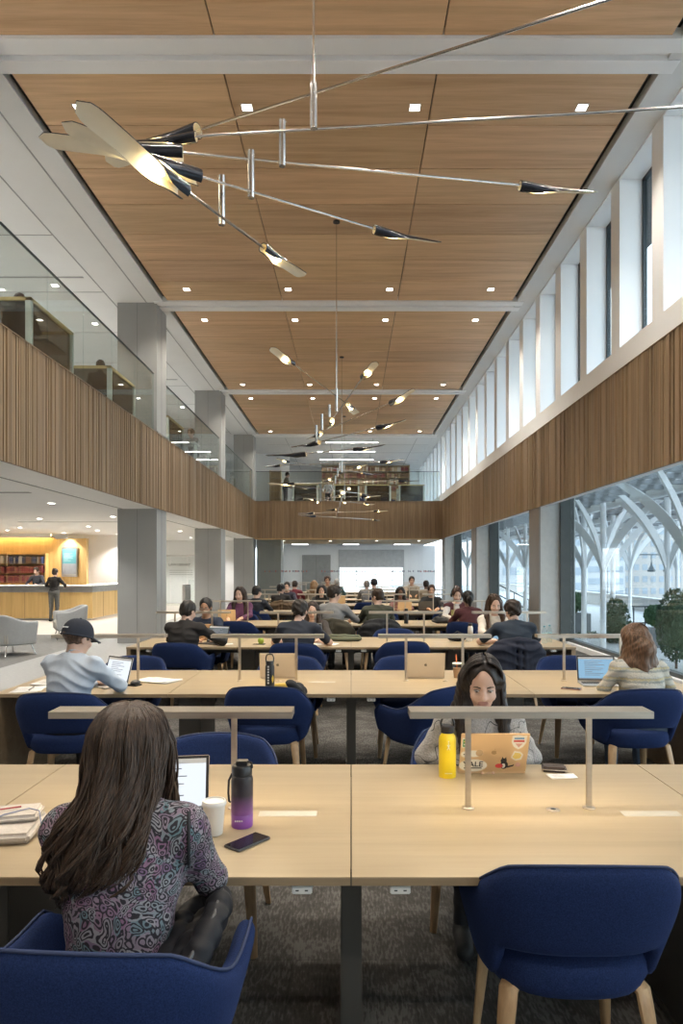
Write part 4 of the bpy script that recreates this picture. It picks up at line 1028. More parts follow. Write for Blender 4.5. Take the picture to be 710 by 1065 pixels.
    fd = Field(max(h,.011), lo=(-.4,-.45,-.02), hi=(.4,.8,1.2)); fd.ell(tor(.0), (.172,.135,.12), Mt, .05)
    for i in (0,1):
        hp, kn, an, toe = legs[i]; fd.cone(hp, kn, .092, .068, .04); fd.cone(kn, an+np.array([0,0,.01]), .064, .055 if not fem else .046, .015)
    fd.wrinkle(.003, 24, y); fd.plane((0,0,1), hipz+.10); fd.plane((0,0,-1), -.06); V, Q = fd.mesh()
    np_mesh('trousers', V, Q, mat('cloth_%02d%02d%02d' % tuple(int(q*99) for q in pants), pants, .85, var=.12, scale=25), root)
    for i in (0,1):
        hp, kn, an, toe = legs[i]; fd = Field(max(h,.010), lo=tuple(an+np.array([-.09,-.12,-.11])), hi=tuple(an+np.array([.09,.26,.06])))
        fd.cone(an-np.array([0,.03,.035]), toe+np.array([0,.02,.005]), .046, .040, .02); fd.cone(an, an-np.array([0,0,.05]), .046, .046, .02); fd.plane((0,0,1), .105); fd.plane((0,0,-1), -.004); V, Q = fd.mesh(); np_mesh('shoe', V, Q, mat('shoe_dark',(.03,.03,.03),.6), root)
    # hair
    hm = hairmat(hair); fd = Field(min(h,.009), lo=tuple(hc-np.array([.26,.3,.62])), hi=tuple(hc+np.array([.26,.24,.22])))
    top_ = .014 if style in ('short','buzz','cap') else (.010 if extra and style == 'long' else .02)
    if style != 'bald':
        fd.ell(H((0,-.020,.038)), (.078+top_*.75,.094+top_,.086+top_), Mh, .01)
        if style in ('short','curly','bun','quiff'):
            fd.ell(H((0,-.055,-.015)), (.070+top_*.4,.058+top_*.5,.075), Mh, .02)
        if style == 'curly': fd.ell(H((0,-.02,.055)), (.094,.106,.074), Mh, .03)
        if style == 'quiff': fd.ell(H((0,.045,.105)), (.058,.045,.03), Mh, .03)
        fa = np.array([0,1,.0]); 
        fd.ell(H((0,.124,-.012)), (.076,.100,.126), Mh, .010, 'sub')                 # clears the face
        if style in ('short','curly','quiff','bun','buzz'):
            for s in (-1,1): fd.ell(H((s*.088,.0,-.045)), (.030,.06,.050), Mh, .010, 'sub')
            if style != 'bun': fd.ell(H((0,-.075,-.13)), (.12,.09,.065), Mh, .015, 'sub')
        if style in ('long','wavy','bob'):
            dn = {'long':.30,'wavy':.36,'bob':.16}[style]
            for s in (-1,1):
                a = H((s*.070,-.015,.02)); b = H((s*.078,.0,-.09)); c = np.array([s*.105, neck[1]+.045, neck[2]-.02]); e = np.array([s*.10, neck[1]+.10, neck[2]-dn+.10])
                fd.chain([a,b,c], [.030,.028,.034], .03)
                if dn > .2: fd.chain([c,e], [.036,.016], .03)
            fd.chain([H((0,-.06,.0)), H((0,-.085,-.09)), np.array([0,neck[1]-.075,neck[2]-.04]), np.array([0,neck[1]-.12-math.sin(L)*.05,neck[2]-dn])], [.075,.075,.075,.04], .05)
            fd.chain([H((-.05,-.05,.0)), np.array([-.075,neck[1]-.05,neck[2]-.03]), np.array([-.08,neck[1]-.09,neck[2]-dn*.9])], [.06,.06,.03], .05)
            fd.chain([H((.05,-.05,.0)), np.array([.075,neck[1]-.05,neck[2]-.03]), np.array([.08,neck[1]-.09,neck[2]-dn*.9])], [.06,.06,.03], .05)
            fd.ell(H((0,.130,-.008)), (.068,.110,.140), Mh, .008, 'sub')
        if style == 'bun': fd.ell(H((0,-.115,.09 if fem else .05)), (.045,.045,.042), Mh, .012)
        if style == 'ponytail':
            fd.ell(H((0,-.055,-.015)), (.074,.062,.075), Mh, .02); fd.chain([H((0,-.115,.02)), H((0,-.150,-.03)), H((0,-.14,-.13))], [.030,.045,.018], .015); 
        X = fd.ax[0][:,None,None]; Y = fd.ax[1][None,:,None]; Z = fd.ax[2][None,None,:]
        am = .006 if style == 'curly' else .0035
        fd.f += (am*np.sin(90*X+6*np.sin(14*Z)+3*np.sin(21*Y))*np.sin(60*Y+5*np.sin(17*Z)) + (am*np.sin(70*Z+50*X)*np.sin(65*Y) if style == 'curly' else 0)).astype(np.float32)
        V, Q = fd.mesh(); np_mesh('hair', V, Q, hm, root)
    info = dict(root=root, H=H, Mh=Mh, hc=hc, tor=tor, neck=neck, sh=sh, arms=arms, hipz=hipz, Mt=Mt, hairm=hm)
    if extra:
        for e in extra: e(info)
    return info
def drape(part=-.012, n=190, dn=.30, seed=1, r0=.0030):
    def f(i):
        q = random.Random(seed); g = MB(); M = Matrix(i['Mh'].tolist()); hc = Vector(i['hc']); nz = i['neck'][2]
        for _ in range(n):
            s = q.choice((-1,1)); y0 = q.uniform(-.105,.052); rho = q.uniform(.99,1.05); w_ = q.uniform(.85,1.1); path = []; ph = q.uniform(0,6)
            for k in range(9):
                a = R(4+k*12.5); yy = y0*(1-.25*(k/8)**2) - (.016*(k/8) if y0 > 0 else 0)
                e = math.sqrt(max(.05,1-(yy/.125)**2)); lift = .012*math.sin(k/8*PI) if y0 > .02 else 0
                path.append(hc+M@Vector((part*(1-k/8)+s*.092*rho*e**.6*math.sin(a)*1.0, -.014+yy+lift*.4, .034+.104*(rho-.055*(1-k/8))*e**.5*math.cos(a))))
            p = path[-1].copy(); front = y0 > -.02; L = dn*q.uniform(.8,1.08)
            for k in range(1,10):
                t = k/9; path.append(p+Vector((s*(.014*math.sin(t*PI)+.010*t*w_)*1.0+.003*math.sin(6*t+ph)-(s*.02*t if front else 0), (.055*t if front else -.05*t)+.003*math.cos(7*t+ph), -L*t)))
            m_ = len(path); g.tube(path, [r0*w_*(1 if k < m_-4 else (m_-k+.2)/4.4) for k in range(m_)], 5)
        g.build('loose_hair', i['hairm'], i['root'], ang=180, fix=False)
    return f
def hmat(i): return Matrix.Translation(Vector(i['hc'])) @ Matrix(i['Mh'].tolist()).to_4x4()
def glasses(i):
    g = MB(); g.M = hmat(i)
    for s in (-1,1):
        n = 16; g.tube([(s*.033+.024*math.cos(2*PI*k/n), .102, .004+.019*math.sin(2*PI*k/n)) for k in range(n+1)], .0022, 6, caps=False)
        g.tube([(s*.057,.100,.008),(s*.080,.03,.008),(s*.080,-.02,.0)], .002, 6)
    g.tube([(-.010,.104,.008),(.010,.104,.008)], .002, 6); g.build('glasses', BLACKPL, i['root'], fix=False)
def headphones(i):
    g = MB(); g.M = hmat(i); g.tube([(.098*math.cos(a), -.01, .03+.108*math.sin(a)) for a in [PI*k/14 for k in range(15)]], .008, 8)
    for s in (-1,1): g.ball((s*.096,-.005,-.005),(.022,.036,.042),12)
    g.build('headphones', BLACKPL, i['root'], fix=False)
def cap(i, c=(.018,.022,.035)):
    m = mat('cap_cotton', c, .85, var=.1, scale=40); g = MB(); g.M = hmat(i); nu, nv = 32, 9
    def f(u, v):
        a = 2*PI*u; e = v*PI/2; z0 = .005-.012*math.cos(a+PI/2)*0
        return Vector((.103*math.cos(a)*math.cos(e)**.8, -.016+.124*math.sin(a)*math.cos(e)**.8, .018+.130*math.sin(e)**.95))
    g.grid(f, nu, nv, closed_u=True); g.tube([(.103*math.cos(a),-.016+.124*math.sin(a),.018) for a in [2*PI*k/32 for k in range(33)]], .006, 6, caps=False); g.ball((0,-.016,.149),(.010,.010,.005),10)
    o = g.build('cap_crown', m, i['root'], fix=False)
    g = MB(); g.M = hmat(i)
    g.grid(lambda u, v: Vector(((.090-.016*v)*math.sin((u-.5)*2.3), .070+.095*v*math.cos((u-.5)*1.9)+.028*math.cos((u-.5)*2.3), .028-.022*v-.030*abs(u-.5)**2*4*.6)), 15, 6)
    b = g.build('cap_brim', m, i['root'], fix=False); sd = b.modifiers.new('t','SOLIDIFY'); sd.thickness = .004
    # back opening with skin-coloured gap is the head itself; strap and white stitched lettering
    g = MB(); g.M = hmat(i)
    x = [-.030,-.023,-.016,-.008,.004,.011,.018,.026]
    for q in x: yy = -.016-.117*math.sqrt(max(0,1-(q/.103)**2)); g.box((q,yy-.003,.066),(.0045,.003,.010),(R(-14),0,0))
    g.build('stitched_lettering', mat('white_thread',(.75,.75,.75),.8), o)
    g = MB(); g.M = hmat(i); g.ball((0,-.112,.020),(.036,.031,.028),14); g.build('strap_opening', hairmat((.08,.045,.03)), o)
# ------------------------------------------------------------------ things on the tables
SCR = glow('screen_page', (.86,.92,1.0), .55); SCRB = glow('screen_blue', (.30,.52,.72), .5); SCRT = mat('screen_text', (.25,.28,.33), .5); KEY = mat('laptop_keys', (.03,.03,.032), .5)
SILV = mat('silver_aluminium', (.56,.50,.43), .38, .55, var=.02); SPACE = mat('space_grey', (.09,.09,.095), .4, .6, var=.03); BLK = mat('laptop_black', (.018,.018,.02), .4)
LOGOG = mat('lid_logo_gold', (.50,.36,.22), .3, .8); LOGOS = mat('lid_logo_dark', (.16,.14,.12), .3, .6); BROWNL = mat('tan_laptop_lid', (.34,.22,.13), .45)
def fruit_logo(parent, z, y, m, s, flip=1):
    g = MB(); n = 28; pts = []
    for k in range(n):
        a = 2*PI*k/n; r = 1.0+.06*math.cos(2*a)-.10*max(0,math.sin(a))**8-.06*max(0,-math.sin(a))**8
        px_, pz = r*math.cos(a)*.92, r*math.sin(a)
        dd = math.hypot(px_-1.12, pz-.18)
        if dd < .48: u = (px_-1.12)/dd, (pz-.18)/dd; px_, pz = 1.12+u[0]*.48, .18+u[1]*.48
        pts.append((px_*s*flip, z+pz*s))
    g.prism(pts, y, y-.0006, 'y'); g.prism([(.02*s*flip,z+1.12*s),(.42*s*flip,z+1.62*s),(.40*s*flip,z+1.30*s)], y, y-.0006, 'y')
    return g.build('lid_logo', m, parent, smooth=False)
def laptop(label, x, y, rz, m=SILV, tilt=20, screen=SCR, logo=None, w=.304, d=.212, z=TZ, on=True, group=None):
    t = thing('laptop', label, 'laptop', (x,y,z), rz, group)
    g = MB(); g.span((-w/2,-d/2,.001),(w/2,d/2,.010)); g.build('base', m, t, bevel=.003)
    g = MB()
    for r in range(5):
        for c in range(13): g.span((-w*.43+c*w*.0665,-.012+r*.0195,.010),(-w*.43+c*w*.0665+.0165,.0045+r*.0195,.0112))
    g.build('keyboard', KEY, t, smooth=False)
    g = MB(); g.span((-.055,-d/2+.012,.0095),(.055,-.024,.0104)); g.build('trackpad', m, t, smooth=False)
    g = MB(); g.span((-w/2,-.0035,0),(w/2,.0035,d)); l = g.build('lid', m, t, bevel=.0028); l.location = (0,d/2-.002,.010); l.rotation_euler = (R(-tilt),0,0)
    g = MB(); g.span((-w/2+.002,-.0042,.010),(w/2-.002,-.0034,d-.002),1); g.span((-w/2+.012,-.0046,.016),(w/2-.012,-.0040,d-.012))
    if on:
        g.span((-w/2+.012,-.0049,d-.030),(w/2-.012,-.0045,d-.012),3); g.span((-w/2+.012,-.0049,.016),(w/2-.012,-.0045,.026),2)
        for k in range(9): g.span((-w*.30,-.0049,d-.050-k*.014),(-w*.30+[.14,.11,.16,.09,.15,.13,.06,.15,.12][k],-.0045,d-.046-k*.014),2)
    g.build('screen', [screen if on else BLK, BLK, SCRT, mat('browser_bar',(.55,.58,.62),.5)], l, smooth=False)
    if logo:
        o = fruit_logo(l, d*.52, 0, logo, .0125); o.rotation_euler = (0,0,PI); o.location = (0,.0034,0)
    return t, l
laptop('silver laptop with lit page in front of the paisley top woman', -.675, 2.53, R(8), tilt=18)
gl, lid = laptop('gold laptop with stickers at the nearest table', .640, 3.295, R(180), GOLDALU, 24, logo=LOGOG)
# stickers on the outside of the lid, in lid space (x runs right to left for us)
def sticker(parts_, label=None):
    g = MB(); ms = []
    for pts, m, lv in parts_:
        if m not in ms: ms.append(m)
        g.prism([(-p[0],p[1]) for p in pts], .0036+.0002*lv, .0040+.0003*lv, 'y', ms.index(m))
    o = g.build('sticker', ms, lid, smooth=False)
    if label: o['label'] = label
def disc(cx, cz, rx, rz_, n=20, a0=0): return [(cx+rx*math.cos(a0+2*PI*k/n), cz+rz_*math.sin(a0+2*PI*k/n)) for k in range(n)]
def rect(x0, z0, x1, z1): return [(x0,z0),(x1,z0),(x1,z1),(x0,z1)]
SW = mat('sticker_white',(.74,.72,.66),.5); SG = mat('sticker_green',(.06,.30,.10),.5); SK = mat('sticker_black',(.02,.02,.025),.5); SR = mat('sticker_red',(.55,.06,.06),.5); SY = mat('sticker_yellow',(.72,.55,.16),.5); SP = mat('sticker_pink',(.62,.36,.30),.5); SB = mat('sticker_blue',(.15,.32,.52),.5); ST_ = mat('sticker_tan',(.50,.36,.22),.5)
sticker([(rect(-.147,.137,-.107,.190),SW,0),(rect(-.143,.142,-.113,.182),SG,1),(rect(-.139,.150,-.117,.158),SW,2),(rect(-.139,.166,-.117,.174),SY,2)], 'green and white box sticker')
sticker([(disc(-.095,.103,.046,.018),SW,0),(disc(-.130,.100,.018,.016),SW,1),(disc(-.066,.108,.016,.018),ST_,1),(disc(-.118,.110,.008,.012),ST_,2),(disc(-.134,.100,.003,.003),SK,3)], 'white and tan lying dog sticker')
sticker([(disc(-.090,.038,.064,.034),SW,0)], 'white oval sticker with black lettering')
o = text('YALE', (.090,.0047,.044), .040, SK, (R(90),0,R(180)), 'sticker_lettering', lid, .0002, 'CENTER', True)
o2 = MB(); o2.span((.130,.0040,.021),(.050,.0047,.026)); o2.build('sticker_underline', SK, lid, smooth=False)
sticker([([(.075,.200),(.100,.206),(.125,.200),(.140,.203),(.138,.165),(.125,.140),(.106,.128),(.085,.142),(.074,.165)],SW,0),(rect(.082,.168,.130,.178),SR,1),(rect(.084,.182,.128,.192),SB,1),([(.090,.160),(.124,.160),(.107,.138)],SP,1)], 'shield sticker with red and blue bands')
sticker([([(.078,.082),(.090,.118),(.118,.112),(.132,.098),(.124,.072),(.098,.066)],SW,0),([(.084,.084),(.094,.110),(.116,.106),(.124,.096),(.118,.078),(.098,.073)],SY,1)], 'yellow rosette sticker')
sticker([(disc(.050,.040,.018,.022),SK,0),(disc(.047,.064,.014,.013),SK,0),([(.036,.070),(.040,.086),(.046,.074)],SK,0),([(.050,.074),(.056,.086),(.060,.070)],SK,0),(disc(.047,.036,.009,.013),SW,1),(disc(.028,.036,.018,.012),SR,2),([(.064,.024),(.092,.034),(.096,.046),(.088,.040),(.064,.034)],SK,0)], 'small black and white cat sticker')
sticker([(disc(.112,.042,.012,.012),SP,0)], 'small round pink sticker')
# drinks bottles
def bottle(label, x, y, prof, mats, mis, handle=None, scale=1, z=TZ, extra=None):
    t = thing('water_bottle', label, 'bottle', (x,y,z)); k = mis.index(max(mis)) if 1 in mis else len(prof)
    body = [(r,zz) for (r,zz), q in zip(prof, mis+[mis[-1]]) if q == 0]; lid_ = [(r,zz) for (r,zz), q in zip(prof, mis+[mis[-1]]) if q == 1]
    g = MB(); g.lathe(body, n=24); b_ = g.build('body', mats[0], t)
    if lid_: g = MB(); g.lathe(lid_, n=24); g.build('cap', mats[1], t)
    if handle:
        g = MB(); g.tube(handle, .0055, 8, flat=(1,1.8)); g.build('handle', mats[1], t)
    if extra: extra(t)
    return t
YEL = mat('yellow_powder_coat',(.78,.58,.015),.4,var=.02)
def hydro(t):
    g = MB()
    for a in (((-.006,.128),(.006,.150)),((.006,.128),(-.006,.150)),((0,.139),(0,.160)),((-.006,.150),(.0,.146))):
        g.tube([(p[0],-math.sqrt(.0385**2-p[0]**2)-.0004,p[1]) for p in a], .0013, 6)
    g.ball((.0,-.0388,.165),(.003,.0012,.003),8); g.build('logo_mark', mat('logo_white',(.8,.78,.6),.5), t)
    g = MB()
    for k in range(10): g.span((-.016+.0033*k,-.0392,.022),(-.0140+.0033*k,-.037,.0255))
    g.build('logo_lettering', mat('logo_white',(.8,.78,.6),.5), t, smooth=False)
bottle('yellow insulated water bottle with black loop cap', .432, 3.15, [(.0375,0),(.0385,.006),(.0385,.165),(.036,.180),(.027,.193),(.026,.196),(.026,.196),(.030,.198),(.030,.226),(.027,.230)], [YEL,BLACKPL], [0]*6+[1]*4,
       handle=[(-.026,0,.222),(-.030,0,.240),(-.022,0,.262),(0,0,.270),(.022,0,.262),(.030,0,.240),(.026,0,.222)], extra=hydro)
m, nt, b = newmat('ombre_purple'); sx = N(nt,'ShaderNodeSeparateXYZ'); nt.links.new(coords(nt), sx.inputs[0]); mr = N(nt,'ShaderNodeMapRange'); mr.inputs['From Max'].default_value = .19; nt.links.new(sx.outputs['Z'], mr.inputs['Value'])
nt.links.new(ramp(nt, mr.outputs[0], [(0,(.23,.07,.36)),(.14,(.25,.08,.38)),(.34,(.22,.09,.26)),(.62,(.035,.025,.035)),(1,(.015,.014,.015))]), b.inputs['Base Color']); b.inputs['Roughness'].default_value = .45; OMB = m
def strap(t):
    g = MB(); g.tube([(-.036,.0,.19),(-.048,0,.165),(-.050,0,.12),(-.047,0,.09),(-.041,0,.085)], .004, 6); g.build('strap', BLACKPL, t)
    g = MB(); g.span((-.020,-.018,.222),(.020,.018,.238)); g.tube([(.018,-.01,.236),(.036,-.01,.232),(.038,-.012,.212)], .0045, 6); g.build('spout_latch', BLACKPL, t, bevel=.003)
    g = MB()
    for k in range(5): g.span((-.020+.006*k,-.0402,.028),(-.0165+.006*k,-.039,.033))
    g.build('logo_mark', SW, t, smooth=False)
bottle('black to purple ombre water bottle beside the paper cup', -.395, 2.545, [(.037,0),(.039,.004),(.0395,.045),(.0385,.048),(.0395,.051),(.0395,.168),(.037,.180),(.033,.185),(.033,.185),(.036,.187),(.037,.215),(.033,.222)], [OMB,BLACKPL], [0]*8+[1]*4, extra=strap)
t = thing('coffee_cup','white paper coffee cup with white lid','cup',(-.482,2.47,TZ))
CUP = mat('cup_paper',(.76,.73,.68),.55,var=.02)
g = MB(); g.lathe([(.028,0),(.030,.003),(.039,.104),(.040,.106)], n=28); g.build('cup_body', CUP, t)
g = MB(); g.lathe([(.0302,.008),(.0318,.026),(.0318,.027),(.0300,.007)], n=28); g.build('printed_band', mat('cup_band',(.045,.035,.03),.6), t)
g = MB(); g.lathe([(.0425,.103),(.0435,.107),(.042,.112),(.040,.118),(.037,.119),(.0355,.113),(.0,.113)], n=28); g.ball((.0,-.026,.113),(.008,.005,.003),10); g.build('lid', WHITEPL, t)
def phone(label, x, y, rz, m, scr=True, w=.075, l=.150, z=TZ):
    t = thing('smartphone', label, 'phone', (x,y,z), rz); g = MB(); g.span((-w/2,-l/2,.0005),(w/2,l/2,.0085)); g.build('case', m, t, bevel=.003, seg=3)
    g = MB(); g.span((-w/2+.004,-l/2+.004,.0082),(w/2-.004,l/2-.004,.0092)); g.build('screen', mat('phone_glass',(.012,.012,.02),.08) if scr else m, t, smooth=False)
phone('black smartphone lying beside the paper cup', -.352, 2.385, R(-38), SPACE)
phone('pinkish smartphone beside the lit laptop on second table', 1.70, 5.42, R(60), mat('phone_pink',(.45,.25,.18),.4))
phone('dark phone lying under the green apple', -1.125, 8.60, R(80), SPACE)
# tote at the left edge, wallet, slips of paper
TOTE = mat('canvas_tote',(.52,.47,.42),.9,var=.08,scale=60,bmp=.3,bscale=300)
t = thing('canvas_folder','folded pale canvas bag with earphone cable at the left','bag',(-1.28,2.46,TZ),R(8))
g = MB(); g.box((0,0,.020),(.36,.24,.036)); g.build('canvas_body', TOTE, t, bevel=.012, seg=3)
g = MB(); g.box((.02,.045,.052),(.30,.13,.028),(.04,0,R(5))); g.build('folded_flap', TOTE, t, bevel=.011, seg=3)
g = MB(); g.tube([(-.1,-.1,.042),(.0,-.04,.045),(.06,.0,.068),(.13,.05,.070),(.17,.03,.066),(.19,-.02,.040),(.215,-.04,.004)], .0022, 6); g.build('earphone_cable', mat('cable_blue',(.25,.28,.40),.5), t)
g = MB(); g.tube([(-.06,.02,.072),(.02,.04,.072),(.10,.06,.074)], .003, 6); g.build('pen', mat('pen_red',(.35,.04,.04),.4), t)
t = thing('wallet','brown zipped wallet lying by the gold laptop','wallet',(.935,3.24,TZ),R(-12))
g = MB(); g.span((-.055,-.04,.001),(.055,.04,.024)); g.build('leather_body', mat('wallet_leather',(.045,.028,.022),.45,bmp=.2), t, bevel=.008, seg=3); g = MB(); g.span((-.056,-.041,.011),(.057,.041,.014)); g.build('zip', BRUSH, t, smooth=False)
def slip(label, x, y, rz, w, l, n=1, m=PAPER, name='paper_sheet', z=TZ):
    t = thing(name, label, 'paper', (x,y,z), rz); q = random.Random(int(x*100+y*77))
    for k in range(n):
        g = MB(); g.M = Matrix.Rotation(q.uniform(-.14,.14)*(k > 0),4,'Z') @ Matrix.Translation((q.uniform(-.01,.01)*k,q.uniform(-.01,.01)*k,0)); g.grid(lambda u, v: Vector(((u-.5)*w,(v-.5)*l,.0008+.0022*k+.008*max(0,u-.75)*(1+k*.4))), 8, 6); o = g.build('sheet', m, t, fix=False)
        s_ = o.modifiers.new('t','SOLIDIFY'); s_.thickness = .0006
        g = MB()
        if k == n-1:
            for j in range(7): g.span((-w*.38,-l*.36+j*l*.1,.0022+.0022*k),(-w*.38+w*.55*q.uniform(.6,1),-l*.36+j*l*.1+l*.018,.0026+.0022*k))
            g.build('printed_lines', mat('faint_print',(.45,.45,.47),.7), o, smooth=False)
slip('small crumpled paper slip in front of the brown wallet', .945, 3.15, R(8), .12, .07, 2)
slip('pile of loose white pages right of the lamp post, second table', -1.58, 5.82, R(-24), .30, .21, 5)
slip('open white notebook page left of the capped man', -2.48, 5.40, R(6), .21, .26, 2)
slip('stack of white sheets behind the left notebook', -2.42, 5.72, R(-8), .24, .26, 7)
slip('open white pages right of the dark tee man', -.32, 8.62, R(-15), .30, .2, 2)
slip('white pages beside the black sweater man', -1.55, 8.62, R(20), .2, .14, 2)
g = MB(); g.tube([(-.07,0,.005),(.07,0,.005)], .004, 8); o = g.build('pen', mat('pen_dark',(.04,.04,.05),.4), None); o.location = (-2.44,5.36,TZ+.012); o.rotation_euler = (0,0,R(100)); tag(o,'dark pen lying on the notebook page left of the capped man','pen')
t = thing('computer_mouse','black cradled mouse in front of the loose white pages','mouse',(-1.72,5.60,TZ),R(-20)); g = MB(); g.ball((0,0,.022),(.034,.050,.022),16); g.build('mouse_body', BLACKPL, t); g = MB(); g.span((-.045,-.055,0),(.045,.03,.012)); g.build('cradle', BLACKPL, t, bevel=.004); g = MB(); g.ball((0,.03,.036),(.005,.010,.007),8); g.build('wheel', GREYMET, t)
# second table
laptop('silver laptop lid facing us left, behind the black bottle', -.62, 6.06, R(180), SILV, 12, logo=LOGOS)
laptop('silver laptop lid facing us, right of the middle seam', .63, 6.06, R(180), SILV, 12, logo=LOGOS, w=.325)
laptop('dark-bezel laptop with bluish page by the striped sweater woman', 1.99, 5.62, R(-6), ALU, 14, screen=SCRB)
laptop('laptop with lit page in front of the capped man', -1.96, 5.58, R(-34), ALU, 16)
def label_band(t):
    g = MB()
    for k in range(7):
        a_ = -1.35+k*.07; g.box((.0366*math.sin(a_+1.9),-.0366*math.cos(a_+1.9),.075),(.004,.002,.050-.010*abs(k-3)),(0,0,a_+1.9))
    g.build('yellow_emblem', mat('bottle_print',(.60,.40,.04),.5), t, smooth=False)
    g = MB()
    for k in range(7): g.box((-.008,-.0362,.05+.018*k),(.012,.003,.010))
    g.build('white_lettering', SW, t, smooth=False)
bottle('black water bottle with carry loop and pale lettering', -.625, 5.40, [(.034,0),(.0362,.004),(.0362,.150),(.034,.162),(.029,.170),(.029,.170),(.031,.172),(.031,.19),(.028,.196)], [mat('bottle_black',(.022,.022,.024),.4),BLACKPL], [0]*5+[1]*4,
       handle=[(-.028,0,.186),(-.030,0,.215),(-.022,0,.236),(0,0,.240),(.022,0,.236),(.030,0,.215),(.028,0,.186)], extra=label_band).scale = (1.0,1.0,1.14)
t = thing('banana','ripe yellow banana lying right of the black bottle','fruit',(-.535,5.46,TZ),R(8)); g = MB(); g.tube([(-.085,.0,.018),(-.06,.012,.019),(-.02,.02,.020),(.03,.018,.020),(.07,.004,.019),(.088,-.006,.018)],[.006,.015,.0185,.0185,.013,.005],8); g.build('peel', mat('banana_peel',(.66,.45,.06),.5,var=.1,scale=20), t); g = MB(); g.tube([(.088,-.006,.018),(.105,-.012,.020)],.005,6); g.build('stem', mat('banana_stem',(.25,.18,.05),.6), t)
t = thing('iced_drink','clear plastic cup of iced drink with orange straw','cup',(.905,5.98,TZ)); g = MB(); g.lathe([(.030,0),(.031,.002),(.042,.12),(.0425,.122)], n=20); g.build('cup_body', glass('cup_plastic',(.92,.9,.88),1), t); g = MB(); g.lathe([(.029,.004),(.038,.085),(.0,.085)], n=20); g.build('drink', mat('iced_tea',(.40,.26,.16),.2), t); g = MB(); g.lathe([(.044,.120),(.043,.128),(.012,.130)], n=20); g.build('lid', WHITEPL, t); g = MB(); g.tube([(0,0,.03),(-.012,0,.20)],.004,8); g.build('straw', mat('straw_orange',(.65,.16,.05),.5), t)
# third table
laptop('dark laptop in front of the black sweater man', -1.72, 8.68, R(-24), BLK, 18, screen=glow('screen_dim',(.25,.28,.30),.35))
laptop('tan laptop lid facing us, in front of the blazer man', -1.93, 9.20, R(180), BROWNL, 14)
laptop('small laptop with bluish screen behind the navy tee man', 1.96, 8.85, R(10), SPACE, 18, screen=SCRB)
t = thing('apple','green apple on the third table left of the dark tee man','fruit',(-1.12,8.72,TZ)); g = MB(); g.lathe([(.005,.004),(.022,0),(.036,.016),(.040,.036),(.034,.056),(.020,.066),(.004,.060)], n=18); g.build('flesh', mat('apple_green',(.36,.50,.06),.35,var=.12,scale=20), t); g = MB(); g.tube([(0,0,.060),(.004,0,.076)],.0018,6); g.build('stem', BARK, t)
bottle('dark blue-grey bottle right of the dark tee man', -.40, 8.86, [(.036,0),(.038,.004),(.038,.17),(.030,.195),(.030,.195),(.032,.197),(.030,.235),(.024,.24)], [mat('bottle_slate',(.07,.085,.11),.4),BLACKPL], [0]*4+[1]*4)
t = thing('cloth_pouch','olive green cloth pouch lying by the middle seam','bag',(-.08,9.02,TZ),R(-6)); fd = Field(.009, lo=(-.28,-.14,-.01), hi=(.28,.14,.12)); fd.cone((-.17,0,.04),(.16,.01,.045),.045,.04,.02); fd.ell((.0,-.02,.03),(.22,.08,.04),None,.03); fd.wrinkle(.005,24,1); fd.plane((0,0,-1),0.0); V, Q = fd.mesh(); np_mesh('cloth_body', V, Q, mat('olive_cloth',(.10,.11,.07),.9), t); g = MB(); g.tube([(-.18,-.05,.07),(0,-.06,.075),(.18,-.04,.07)],.004,6); g.build('zip', BLACKPL, t)
CLEAR = glass('bottle_plastic',(.90,.95,.96),1.2)
for i, (x, y, nm) in enumerate(((2.40,8.72,'left one'),(2.50,8.85,'right one'))):
    t = thing('plastic_bottle','clear plastic water bottle by the right window, '+nm,'bottle',(x,y,TZ)); g = MB(); g.lathe([(.030,0),(.033,.006),(.033,.06),(.030,.07),(.033,.08),(.033,.15),(.014,.195),(.014,.205)], n=18); g.build('body', CLEAR, t); g = MB(); g.lathe([(.015,.203),(.015,.22),(.012,.222)], n=14); g.build('cap', mat('cap_teal',(.2,.4,.45),.4), t); g = MB(); g.lathe([(.0335,.085),(.0335,.125)], n=18); g.build('label', mat('bottle_label',(.35,.55,.6),.5), t)
bottle('steel bottle on the third table left of the cream top woman', 1.57, 9.25, [(.034,0),(.036,.004),(.036,.15),(.026,.175),(.026,.175),(.028,.177),(.028,.205),(.02,.21)], [ALU,BLACKPL], [0]*4+[1]*4)
t = thing('headphone_pouch','black lumpy pouch on the third table behind lamp post','bag',(1.36,9.0,TZ)); fd = Field(.009, lo=(-.2,-.14,-.01), hi=(.2,.14,.14)); fd.ell((0,0,.04),(.12,.08,.05),None,.02); fd.ell((.05,.02,.07),(.06,.05,.04),None,.03); fd.wrinkle(.006,26,5); fd.plane((0,0,-1),0.0); V, Q = fd.mesh(); np_mesh('cloth_body', V, Q, mat('black_cloth',(.022,.022,.025),.8), t); g = MB(); g.tube([(-.06,.0,.085),(0,0,.125),(.06,.0,.10)],.006,6); g.build('loop', BLACKPL, t)
t = thing('white_mug','white mug on the third table beside the black pouch','cup',(1.50,8.92,TZ)); g = MB(); g.lathe([(.032,0),(.036,.004),(.038,.09),(.035,.09),(.033,.01),(0,.01)], n=18); g.build('mug_body', WHITEPL, t); g = MB(); g.tube([(.036,0,.075),(.062,0,.07),(.062,0,.03),(.035,0,.02)],.005,6); g.build('handle', WHITEPL, t)
